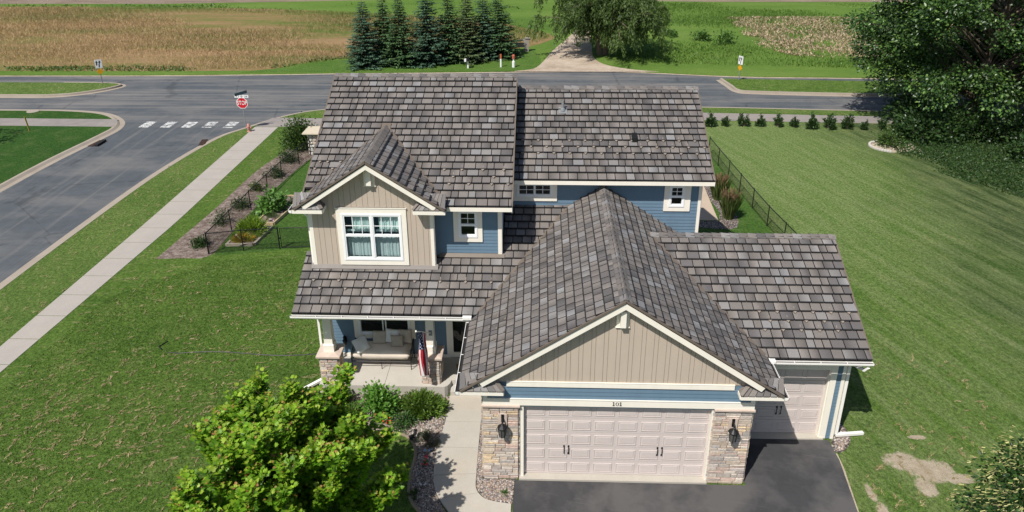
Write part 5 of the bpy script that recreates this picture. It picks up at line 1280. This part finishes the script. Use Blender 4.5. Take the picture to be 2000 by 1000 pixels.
crown_tree('cottonwood_tree', 31.5,36.5, 1.5, 14, 6.0, 'dark tree standing behind the large glossy tree across the trail', [(.022,.058,.014),(.034,.085,.018)], WAXLEAF, 220, 110, .28, 13, boughs=20, zc=7.0, rz=6.5, trunk_r=.36, clump=1.1)
def linden_flowers(t, cl, r):
    P=[];D=[];S=[]
    for q,v,rr in cl:
        if rr < .72 or v[2] < -.3: continue
        k = 30; o = unit(r.normal(0,1,(k,3)))*.34; P.append(q+o+v*.12); D.append(unit(o+np.array((0,0,-.5))+v*.4)); S.append(r.uniform(.06,.10,k))
    P=np.concatenate(P);D=np.concatenate(D);S=np.concatenate(S); n=len(P)
    cards('blossom', P, frames(D,unit(r.normal(0,1,(n,3))+np.array((0,0,1.)))), S, [(-.11,0,0),(.11,0,0),(.12,1,.1),(-.12,1,.1)], [(0,1,2,3)], pick(r,[(.50,.48,.20),(.42,.42,.16),(.58,.54,.26)],n), LEAF, t)
crown_tree('linden_tree', 9.60,-4.0, .7, 4.9, 2.5, 'linden tree with pale yellow blossom in the near lawn corner by the drive', [(.022,.058,.014),(.034,.080,.018),(.05,.105,.022)], LEAF, 330, 210, .105, 21, zc=2.65, rz=2.1, trunk_r=.09, clump=.42, extra=linden_flowers)
crown_tree('ash_tree', -38.7,25.5, .6, 5.5, 1.9, 'tree at the edge of the neighbouring lawn that throws the shadow', [(.03,.08,.02)], LEAF, 60, 60, .2, 22, trunk_r=.1, clump=.6)

# --- willow over the track
def willow(x,y,label):
    r = rng(5); t = thing('willow_tree', (x,y,0), label, 'tree'); m = MB(); P=[];D=[];N0=[];S=[];C=[]
    pal = [(.062,.105,.026),(.085,.138,.034),(.044,.080,.020),(.11,.162,.044)]
    stems = [curve_pts((x+dx,y,0),(dx*.5,0,1),4.2,.2,r,6,.12) for dx in (-.15,.25)]
    for s in stems: m.tube([tuple(p) for p in s], list(np.linspace(.32,.15,7)), 10)
    for i in range(96):
        s = stems[i%2]; b,_ = on_curve(s, r.uniform(.5,1)); az = r.uniform(0,6.283); el = r.uniform(.15,1.25); d = (math.cos(az)*math.cos(el),math.sin(az)*math.cos(el),math.sin(el))
        L = r.uniform(3.0,6.4)*(1 if el < .9 else .9); c = curve_pts(b,d,L,-.25,r,8,.25); m.tube([tuple(q) for q in c], list(np.linspace(.10,.012,9)), 6, cap=False)
        for k in range(17):
            tt = r.uniform(.3,1); p,dd = on_curve(c,tt); d2 = unit(dd*.5+r.normal(0,.5,3)); l2 = r.uniform(1.0,2.6)
            c2 = curve_pts(p,d2,l2,-2.3,r,7,.15); n = int(l2*34); ts = r.uniform(.05,1,n)
            for q in ts:
                pp,d3 = on_curve(c2,q); P.append(pp+r.normal(0,.10,3)); D.append(unit(d3+r.normal(0,.5,3)-np.array((0,0,.3)))); S.append(r.uniform(.16,.30)); C.append(np.array(pal[r.integers(0,4)])*r.uniform(.8,1.2))
    P=np.array(P); ok = (P[:,2] > 1.25+.45*np.sin(P[:,0]*1.3)*np.cos(P[:,1]*.9))
    D=np.array(D)[ok]; S=np.array(S)[ok]; C=np.array(C)[ok]; P=P[ok]
    m.build('trunk', BARK, t); n=len(P)
    cards('crown', P, frames(D, unit(r.normal(0,.7,(n,3))+np.array((-.2,-.5,.7)))), S, [(-.09,0,0),(.09,0,0),(.14,.45,.03),(0,1,-.05),(-.14,.45,.03)], [(0,1,2,3,4)], C, LEAF, t)
willow(3.55,52.2,'round willow with drooping branches beside the gravel track')

# --- spruces
def spruce_meshes(H, R0, seed, pal):
    r = rng(seed); m = MB(); m.tube([(0,0,0),(0,0,H*.5),(0,0,H)], [.14,.08,.015], 8)
    P=[];D=[];N0=[];S=[];C=[]; z = .12
    while z < H-.08:
        f = z/H; rad = R0*1.08*(1-f)**.72*r.uniform(.85,1.12)+.10; nb = int(9+15*(1-f))
        for k in range(nb):
            az = r.uniform(0,6.283); L = rad*r.uniform(.72,1.12); o = np.array((math.cos(az),math.sin(az),0)); side = np.array((-o[1],o[0],0)); n = max(6,int(L*22))
            for j in range(n):
                u = (j+r.random())/n; w = (1-u)*.32*L+.06; s = r.uniform(-1,1)*w*.6
                zz = z-.20*L*u+.24*L*u*u+r.normal(0,.025); P.append(o*L*u+side*s+np.array((0,0,zz)))
                D.append(unit(o*.8+side*np.sign(s)*.55+np.array((0,0,r.uniform(-.35,.15))))); N0.append(unit(np.array((-.15,-.2,1.))+o*.35+r.normal(0,.3,3))); S.append(r.uniform(.20,.36)*(1-.35*f))
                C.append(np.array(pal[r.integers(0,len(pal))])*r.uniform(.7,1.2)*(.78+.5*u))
        z += .19+.10*(1-f)*r.random()
    return m, (P, frames(np.array(D),np.array(N0)), S, C)
BLU = [(.056,.108,.066),(.076,.140,.086),(.040,.082,.048)]; GRN = [(.058,.112,.046),(.080,.145,.056),(.042,.084,.034)]; DRYG = [(.072,.112,.046),(.10,.126,.056),(.058,.094,.040)]
for i,(x,y,H,rr,pal,lab) in enumerate((
   (-16.95,47.35,5.9,1.55,BLU,'westernmost blue green spruce with thinning brown top, at the end of the row'),
   (-15.5,48.6,6.1,1.4,GRN,'narrow green spruce squeezed second in the row from the meadow end'),
   (-14.05,48.0,6.2,1.6,GRN,'full green spruce third in the row from the meadow end'),
   (-11.75,48.3,6.9,1.75,BLU,'tallest broad blue spruce in the middle of the row'),
   (-10.0,49.4,6.3,1.5,GRN,'green spruce just past the tallest blue one, behind the mailbox'),
   (-8.45,49.5,6.0,1.6,DRYG,'yellowish green spruce behind the mailbox post'),
   (-7.1,50.6,6.0,1.4,BLU,'thin grey topped spruce standing back between its neighbours'),
   (-5.75,50.9,6.0,1.75,GRN,'dark wide spruce beside the timber farm sign, end of the row'))):
    H -= .35; m, (P,F,S,C) = spruce_meshes(H,rr,40+i,pal); t = thing('spruce_tree', (x,y,0), lab, 'tree', 'row of spruces across the road')
    m.v = [(a+x,b+y,c) for a,b,c in m.v]; m.build('trunk', BARK, t)
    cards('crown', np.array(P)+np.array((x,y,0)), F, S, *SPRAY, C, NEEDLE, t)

# --- shrubs
def shrub(name, x,y, rx,h, label, pal, leaf, n, seed, cat='shrub', tv=OVAL, mat=LEAF, spiky=0., group=None, ry=None, droop=0., stems=True, z=0):
    """leaf clumps on short branching stems"""
    r = rng(seed); t = thing(name, (x,y,z), label, cat, group); ry = ry or rx
    P=[];D=[];N0=[];S=[];C=[]; m = MB(); nc = max(7,int(n/55))
    for k in range(nc):
        v = unit(r.normal(0,1,3)); v[2] = abs(v[2]); rr = r.uniform(.5,1)**.5
        tip = np.array((x+v[0]*rx*rr*.9, y+v[1]*ry*rr*.9, z+h*(.18+.78*v[2]*rr)*(1+r.uniform(-.12,.2))))
        base = np.array((x+v[0]*rx*.12,y+v[1]*ry*.12,z)); m.tube([tuple(base),tuple(base*.5+tip*.5+np.array((0,0,h*.08))),tuple(tip)], [.014,.009,.003], 5, cap=False)
        q = max(4,int(n/nc)); tt = r.uniform(.35,1.0,q) if spiky else r.uniform(.55,1.02,q); cr = min(rx,h)*(.22 if spiky else .34)
        o = r.normal(0,1,(q,3))*cr*np.array((1,1,.8))*(.55 if spiky else .75)*(1.15-tt[:,None]*.5*(1 if spiky else .2)); p = base+(tip-base)*tt[:,None]+o; p[:,2] = np.maximum(p[:,2], z+.03)
        d0 = unit(tip-base); P.append(p); D.append(unit(d0*(.9 if spiky else .35)+o/cr*.5+r.normal(0,.35,(q,3))-np.array((0,0,droop)))); N0.append(unit(np.array((0,0,1.))*.8+unit(o)*.5+r.normal(0,.4,(q,3))))
        S.append(leaf*r.uniform(.65,1.3,q)); C.append(pick(r,pal,q)*r.uniform(.82,1.15))
    if stems: m.build('stem', BARK, t)
    cards('foliage', np.concatenate(P), frames(np.concatenate(D),np.concatenate(N0)), np.concatenate(S), *tv, np.concatenate(C), mat, t); return t
YEW = [(.06,.125,.018),(.09,.165,.024),(.045,.095,.015)]; JUN = [(.085,.165,.022),(.115,.20,.03),(.15,.24,.04)]; HYD = [(.11,.25,.036),(.15,.32,.05),(.08,.19,.028)]; LAV = [(.075,.11,.055),(.11,.145,.085),(.05,.085,.04)]
shrub('yew_shrub',-8.25,2.82,.62,.62,'dark green yew clump by the porch edge behind the maple',YEW,.085,2600,1,spiky=.5,tv=BLADE and SPRAY,mat=NEEDLE)
shrub('yew_shrub',-7.75,2.3,.5,.45,'low dark shrub under the maple branches in the rock bed',YEW,.085,1500,2,spiky=.5,tv=SPRAY,mat=NEEDLE)
shrub('hydrangea_shrub',-6.98,2.62,.58,.82,'rounded light green leafy shrub in the middle of the rock bed',HYD,.115,1500,3)
shrub('juniper_shrub',-5.66,2.68,.95,.66,'spreading feathery juniper in the rock bed near the walk',JUN,.12,3600,4,spiky=.75,tv=SPRAY,mat=LEAF,ry=.60)
shrub('low_shrub',-6.10,1.98,.36,.40,'small round green shrub between the rounded shrub and the juniper',[(.045,.11,.025),(.07,.15,.035)],.06,1000,5)
shrub('lavender_plant',-5.30,1.32,.34,.42,'grey green lavender clump beside the front walk',LAV,.08,1100,6,spiky=.7,tv=BLADE)
shrub('lavender_plant',-5.02,1.12,.26,.30,'pale wispy lavender half hanging over the walk edge',[(.16,.17,.13),(.12,.14,.10)],.07,600,7,spiky=.7,tv=BLADE)
shrub('lavender_plant',-7.5,2.05,.25,.30,'grey lavender tuft beside the rock bed edging under the maple',LAV,.07,500,71,spiky=.7,tv=BLADE)
shrub('grass_tuft',-5.35,-.75,.22,.18,'dark green tuft low in the shaded rock bed',[(.05,.11,.02)],.10,260,72,spiky=.7,tv=BLADE,stems=False)
shrub('weed_tuft',-2.95,-.62,.16,.12,'bright weed tuft in the rock bed corner by the driveway',[(.10,.22,.03)],.07,220,73,spiky=.7,tv=BLADE,stems=False)
# hedge of young shrubs along the trail
HEDGE = [(.048,.095,.030),(.068,.125,.040),(.034,.072,.024)]
pro = [shrub('hedge_shrub',0,0,.44,.86,'-',HEDGE,.09,900,80+k,spiky=.5) for k in range(3)]
hx = [(9.01,31.18),(10.01,31.19),(11.17,31.22),(12.26,31.24),(13.38,31.15),(14.40,31.07),(15.38,30.77),(16.53,30.79),(17.67,30.82),(18.73,30.63),(19.77,30.65),(20.67,30.67)]
hl = ['first hedge shrub beside the low house roof edge','second hedge shrub counted from the house roof','third hedge shrub counted from the house roof','fourth hedge shrub counted from the house roof','fifth hedge shrub, midway along the row','sixth hedge shrub, narrow and upright','seventh hedge shrub, loose and light with tall shoots','eighth hedge shrub, wide and last in full sun','ninth hedge shrub, at the edge of the tree shadow','tenth hedge shrub, dark in the tree shadow','eleventh hedge shrub, deep in the tree shadow','last hedge shrub, next to the big dark tree']
rr_ = random.Random(6)
for k,(x,y) in enumerate(hx):
    o = pro[k] if k < 3 else dup(pro[k%3], (0,0,0)); o.location = (x,y+.1,0); o.rotation_euler = (0,0,rr_.uniform(0,6)); s = rr_.uniform(.78,1.2); o.scale = (s,s,s*rr_.uniform(.9,1.15))
    if k == 6: o.scale = (1.1,1.1,1.3)
    if k == 7: o.scale = (1.3,1.3,1.1)
    o['label'] = hl[k]; o['group'] = 'row of hedge shrubs along the trail'
# mulch bed shrubs
for k,(x,y,rx,h,n,lab) in enumerate(((-17.15,13.45,.34,.45,900,'small dense shrub at the near corner of the mulch bed'),(-17.05,15.9,.42,.62,500,'sparse open shrub second from the near end of the mulch bed'),
   (-16.85,17.75,.48,.55,700,'dark shrub by the fence, third along the mulch bed'),(-16.85,20.0,.42,.55,480,'yellowish thin shrub midway along the mulch bed'),(-16.6,21.8,.50,.66,800,'dark leafy shrub fifth along the mulch bed'),(-16.45,24.0,.56,.68,1000,'round dark shrub sixth along the mulch bed, before the tall one'))):
    shrub('bed_shrub',x,y,rx,h,lab,[(.045,.085,.025),(.065,.115,.035),(.03,.065,.02)] if k != 3 else [(.10,.14,.03),(.07,.11,.03)],.075,n,100+k,group='shrubs in the mulch bed')
shrub('tall_shrub',-16.5,26.5,.95,1.85,'tall bushy green shrub beside the stone fireplace',[(.055,.105,.022),(.085,.145,.032),(.04,.08,.018)],.12,5200,120)
shrub('tall_shrub',-14.2,29.6,.7,1.75,'green shrub half hidden behind the house roof by the trail',[(.055,.105,.022),(.085,.145,.032)],.12,1800,121)
shrub('leafy_plant',-15.05,17.15,.62,1.0,'big pale green leafy plant in the wooden raised bed',[(.12,.24,.055),(.15,.28,.07),(.09,.19,.04)],.20,900,130,'plant',droop=.2)
shrub('cosmos_flowers',-14.75,16.3,.40,.50,'ferny green flower clump in the wooden raised bed',[(.06,.14,.03),(.09,.18,.04)],.08,1100,131,'flowers',spiky=.5,tv=BLADE)
shrub('cosmos_flowers',-14.45,18.0,.36,.45,'second ferny clump at the far end of the wooden raised bed',[(.06,.14,.03),(.09,.18,.04)],.08,700,132,'flowers',spiky=.5,tv=BLADE)
ornament(-14.75,16.0,[(.62,.22,.42),(.55,.15,.35),(.7,.6,.65)],'pink flowers in front of the ferny clump in the wooden bed','flowers','flower')
ornament(-14.35,17.4,[(.72,.70,.68),(.66,.3,.45)],'white and pink flowers at the house side of the wooden bed','flowers','flower')
shrub('daylily_plant',-15.22,14.75,.72,.62,'yellow green strap leaved daylilies in the stone edged bed',[(.20,.32,.038),(.28,.40,.055),(.14,.24,.03)],.34,1700,133,'plant',spiky=.9,tv=BLADE,stems=False,ry=.66)
shrub('daylily_plant',-15.35,13.95,.55,.36,'low daylilies with orange flowers at the front of the stone edged bed',[(.20,.28,.035),(.30,.34,.04),(.55,.27,.02)],.22,1000,134,'plant',spiky=.9,tv=BLADE,stems=False,ry=.36)
# ornamental grasses at the patio
GRA = [(.13,.19,.055),(.18,.225,.075),(.20,.13,.07),(.24,.15,.085)]
def reed(x,y,label,seed,h=1.35):
    r = rng(seed); t = thing('ornamental_grass',(x,y,0),label,'ornamental grass'); n = 900; a = r.uniform(0,6.283,n); q = r.uniform(0,1,n)**.5*.22
    P = np.stack([x+q*np.cos(a),y+q*np.sin(a),np.zeros(n)+.01],1); lean = r.uniform(.05,.32,n); D = np.stack([np.cos(a)*lean,np.sin(a)*lean,np.ones(n)],1)
    cards('blades',P,frames(unit(D),unit(r.normal(0,1,(n,3)))),h*r.uniform(.55,1,n),[(-.012,0,0),(.012,0,0),(.008,.6,.02),(0,1,.12),(-.008,.6,.02)],[(0,1,2,3,4)],pick(r,GRA[:2],n),LEAF,t)
    k = 260; a = r.uniform(0,6.283,k); ln = r.uniform(.05,.30,k); z = h*r.uniform(.62,1.0,k); P = np.stack([x+np.cos(a)*(.12+ln*z*.9),y+np.sin(a)*(.12+ln*z*.9),z],1)
    cards('plumes',P,frames(unit(np.stack([np.cos(a)*ln,np.sin(a)*ln,np.ones(k)],1)),unit(r.normal(0,1,(k,3)))),r.uniform(.14,.24,k),[(-.10,0,0),(.10,0,0),(.06,.6,.02),(0,1,.05),(-.06,.6,.02)],[(0,1,2,3,4)],pick(r,[(.20,.125,.075),(.26,.165,.10),(.17,.11,.065)],k),DRYLEAF,t)
reed(6.95,17.0,'reddish plumed ornamental grass at the near patio corner',1,1.35); reed(6.95,19.3,'second reddish plumed grass farther along the patio edge',2,1.25)
# dark bushes under the large tree; palette shared with the shade leaves
UG = [(.026,.062,.015),(.036,.082,.020),(.050,.102,.024),(.034,.066,.022)]
for k,(x,y,rx,h,n,lab) in enumerate(((21.6,29.2,1.5,1.5,2600,'dark bush under the near side of the large tree'),(24.4,29.6,1.9,2.1,3200,'tall dark thicket bush below the middle of the large tree'),(27.6,28.4,2.0,2.0,3000,'dark thicket bush under the outer limbs of the large tree'),
    (22.3,32.3,1.6,1.9,2600,'shaded bush across the trail at the foot of the large tree'),(26.5,25.4,1.7,1.3,2200,'low spreading dark bush on the lawn margin before the thicket'),(30.2,25.0,2.0,1.6,2200,'dark rounded bush at the picture edge of the lawn margin'))):
    shrub('thicket_shrub',x,y,rx,h,lab,UG,.20,n,140+k,mat=WAXLEAF,group='dark bushes under the large tree')
shrub('bed_shrub',19.0,27.7,.75,.85,'bright green shrub inside the white stone edging',[(.05,.10,.022),(.075,.135,.03)],.12,1100,150)
def scatter(name, poly, n, h, pal, tv, mat, seed, kind='stuff', z=0, dens=None, lean=.35, w=1):
    r = rng(seed); a = np.array(poly); x0,y0 = a.min(0); x1,y1 = a.max(0); k = int(n*2.6); X = r.uniform(x0,x1,k); Y = r.uniform(y0,y1,k); ins = np.zeros(k,bool); j = len(a)-1
    for i in range(len(a)):
        xi,yi = a[i]; xj,yj = a[j]; c = ((yi>Y)!=(yj>Y)) & (X < (xj-xi)*(Y-yi)/(yj-yi+1e-12)+xi); ins ^= c; j = i
    if dens: ins &= r.random(k) < dens(X,Y)
    X = X[ins][:n]; Y = Y[ins][:n]; n = len(X)
    D = unit(np.stack([r.normal(0,lean,n),r.normal(0,lean,n),np.ones(n)],1)); P = np.stack([X,Y,np.full(n,z)],1)
    o = cards(name,P,frames(D,unit(r.normal(0,1,(n,3)))),h*r.uniform(.45,1.15,n),tv,[tuple(range(len(tv)))],pick(r,pal,n),mat); return tag(o,kind=kind)
clumpy = lambda s,c,t: (lambda X,Y: np.clip((np.sin(X*s)*np.cos(Y*s*1.7)+np.sin(X*s*.37+Y*s*.8+1)+c)/t,0,1))
BL = BLADE[0]; WB2 = [(-.2,0,0),(.2,0,0),(.16,.6,.06),(0,1,.3),(-.16,.6,.06)]; WB = [(-.10,0,0),(.10,0,0),(.07,.6,.04),(0,1,.15),(-.07,.6,.04)]
mp_ = [(-80,45.3),(-47.6,45.6),(-30.2,45.9),(-25.5,46.4),(-23.5,48),(-20.5,50.1),(-14,52),(-4.5,55),(-1.8,58),(-1,60.5),(-3,64),(-10,70),(-28,75),(-51,78),(-80,77.6)]
scatter('tall_dry_grass', mp_, 80000, .34, [(.52,.365,.215),(.58,.41,.26),(.42,.32,.16)], BL, DRYLEAF, 1, dens=clumpy(.22,.6,1.3), lean=.55)
scatter('tall_green_grass', mp_, 80000, .32, [(.14,.225,.05),(.21,.265,.08)], BL, LEAF, 2, dens=clumpy(.13,.35,1.2), lean=.6)
scatter('roadside_weeds', [(-80,45.0),(-47.6,45.2),(-30.2,45.4),(-25,46.0),(-22.5,48.2),(-20.3,49.8),(-14,51.8),(-14,52.5),(-21.5,50.6),(-24.5,48.5),(-27,47.2),(-47,46.8),(-80,46.6)], 9000, .26, [(.08,.15,.03),(.11,.18,.045),(.17,.18,.075)], WB2, LEAF, 3, lean=1.5, dens=clumpy(.6,.7,1.4))
scatter('field_weeds', [(5,49),(17,48),(26,47),(50,45),(60,80),(5,82),(3.6,66)], 40000, .17, [(.10,.19,.032),(.145,.24,.048),(.085,.16,.03)], WB2, LEAF, 4, dens=clumpy(.3,.6,1.6))
scatter('corn_stubble', [(19.0,71.2),(18.6,62),(18.6,55.5),(20.8,51.6),(26.6,50.4),(34,51.4),(46,52.4),(49,66),(40,70.2),(27.3,71.6)], 34000, .26, [(.46,.345,.245),(.54,.42,.31),(.38,.285,.19),(.16,.20,.06)], [(-.12,0,0),(.09,0,0),(.14,.5,.1),(.02,1,.2),(-.07,.6,-.1)], DRYLEAF, 5, lean=.9, dens=lambda X,Y: np.clip(.55+.45*np.sin(X*.9+np.sin(Y*.7))*np.sin(Y*.8),.1,1)*np.clip((X-18.3-.8*np.sin(Y*1.3))/2.2,0,1)*np.clip((Y-50.2-.7*np.sin(X*1.1))/3,0.05,1))
scatter('shade_leaf_scatter', [(18.9,26.8),(19.0,24.5),(20.2,22.5),(21.5,20.5),(24,18.5),(36,17.5),(36,31),(21,31)], 60000, .14, UG+[(.05,.10,.03),(.06,.11,.035)], [(0,0,0),(.3,.3,.06),(.2,.75,.03),(0,1,-.06),(-.2,.75,.03),(-.3,.3,.06)], LEAF, 6, lean=1.1, dens=lambda X,Y: np.clip((X-19.2+(Y-25)*.3+.8*np.sin(Y*1.6)*np.sin(X*1.4+Y*.6))/1.6,.0,1))  # low dark leaves added to carry the shade on the right
scatter('lawn_tufts', [(-21.0,-3),(-9.3,-3),(-9.3,12.8),(-16,12.2),(-19,9),(-19.4,2)], 60000, .06, [(.05,.11,.016),(.09,.16,.03),(.13,.18,.05)], [(-.22,0,0),(.22,0,0),(.1,1,.25)], LEAF, 7, lean=.7)
def pebbles(name, poly, n, seed, size=.035):
    r = rng(seed); a = np.array(poly); x0,y0 = a.min(0); x1,y1 = a.max(0); k = n*4; X = r.uniform(x0,x1,k); Y = r.uniform(y0,y1,k); ins = np.zeros(k,bool); j = len(a)-1
    for i in range(len(a)):
        xi,yi = a[i]; xj,yj = a[j]; ins ^= ((yi>Y)!=(yj>Y)) & (X < (xj-xi)*(Y-yi)/(yj-yi+1e-12)+xi); j = i
    X = X[ins][:n]; Y = Y[ins][:n]; n = len(X); D = unit(np.stack([r.normal(0,1,n),r.normal(0,1,n),r.normal(0,.25,n)],1))
    tv = [(-.5,-.6,0),(.5,-.6,0),(.55,.5,0),(-.45,.6,0),(-.3,-.35,.5),(.32,-.3,.55),(.3,.3,.5),(-.28,.34,.52)]; tf = [(0,1,5,4),(1,2,6,5),(2,3,7,6),(3,0,4,7),(4,5,6,7)]
    o = cards(name, np.stack([X,Y,np.full(n,.014)],1), frames(D,np.tile(np.array((0,0,1.)),(n,1))), size*r.uniform(.5,1.4,n), tv, tf, pick(r,[(.20,.155,.135),(.32,.23,.185),(.40,.35,.30),(.13,.12,.125),(.36,.265,.205),(.54,.49,.44),(.23,.215,.21)],n), STONE); return tag(o,kind='stuff')
pebbles('gravel', bed_edge+[(-4.0,-1.8),(-4.55,-1.1),(-4.80,-.6),(-4.94,0.0),(-4.98,1.1),(-4.87,2.2),(-4.87,3.40),(-9.0,3.40)], 15000, 1, .034)
pebbles('gravel', [(-3.77,2.3),(-3.75,.1),(-3.69,-.45),(-3.46,-.73),(-3.2,-.85),(-2.75,-.9),(-2.72,-.1),(-3.58,-.1),(-3.6,2.3)], 2600, 2, .036)
pebbles('gravel', [(6.5,1.6),(6.45,1.33),(6.62,1.33),(6.88,1.65),(7.0,2.0),(6.95,2.6),(6.85,4.4),(6.58,4.4),(6.56,1.9)], 1500, 3, .036)

# mown straw lying in short wisps on the front lawn
def wisps(name, poly, n, seed):
    r = rng(seed); a = np.array(poly); x0,y0 = a.min(0); x1,y1 = a.max(0); P=[];D=[];S=[]
    while len(P) < n:
        x = r.uniform(x0,x1); y = r.uniform(y0,y1)
        if r.random() > (.15+.85*(math.sin(x*.55+y*.3)*math.sin(y*.7-x*.2)+1)/2)*min(1,max(.25,(9.5-y)/9)): continue
        x = round(x/.62)*.62+r.normal(0,.08) if r.random() < .55 else x
        ang = r.choice((R(8),R(26),R(88)))+r.normal(0,.25); L = r.uniform(.08,.34)
        for k in range(int(4+L*26)):
            t = r.uniform(-.5,.5)*L; P.append((x+math.cos(ang)*t+r.normal(0,.018),y+math.sin(ang)*t+r.normal(0,.02),.012+r.uniform(0,.02))); D.append((math.cos(ang)+r.normal(0,.5),math.sin(ang)+r.normal(0,.5),r.uniform(0,.25))); S.append(r.uniform(.05,.11))
    m = len(P); o = cards(name, P, frames(unit(np.array(D)),unit(r.normal(0,.3,(m,3))+np.array((0,0,1.)))), S, [(-.09,-.5,0),(.09,-.5,0),(.05,.5,.03),(-.05,.5,.03)], [(0,1,2,3)], pick(r,[(.34,.27,.145),(.27,.22,.11),(.40,.32,.19),(.20,.20,.075)],m), DRYLEAF); return tag(o,kind='stuff')
wisps('grass_clippings', [(-19.2,-3.0),(-9.4,-3.0),(-9.4,11.5),(-18.8,11.5)], 9000, 11)
wisps('grass_clippings', [(-23.4,4),(-21.1,4),(-20.9,27),(-23.2,20)], 900, 12)
wisps('grass_clippings', [(6.6,-2),(12,-2),(12,6),(6.8,6)], 1300, 13)

scatter('far_weeds', [(-80,77.4),(-51,78.0),(-28,75.2),(-10,70.5),(-4,64.5),(4,70),(-10,83),(-30,80.5),(-51,79.8),(-80,79.6)], 5000, .3, [(.07,.13,.03),(.095,.155,.04),(.13,.17,.06)], WB2, LEAF, 31, lean=1.4, dens=clumpy(.3,.3,1.2))
for k,(x,y,s_) in enumerate(((13.6,58.5,.9),(15.5,57.2,1.2),(11.0,60.5,.7))):
    shrub('field_shrub',x,y,s_,s_*.9,('low green bush alone in the green field left of the stubble','larger green bush beside the stubble corner','smallest green bush in the field toward the willow')[k],[(.06,.13,.025),(.085,.17,.035)],.2,500,160+k)
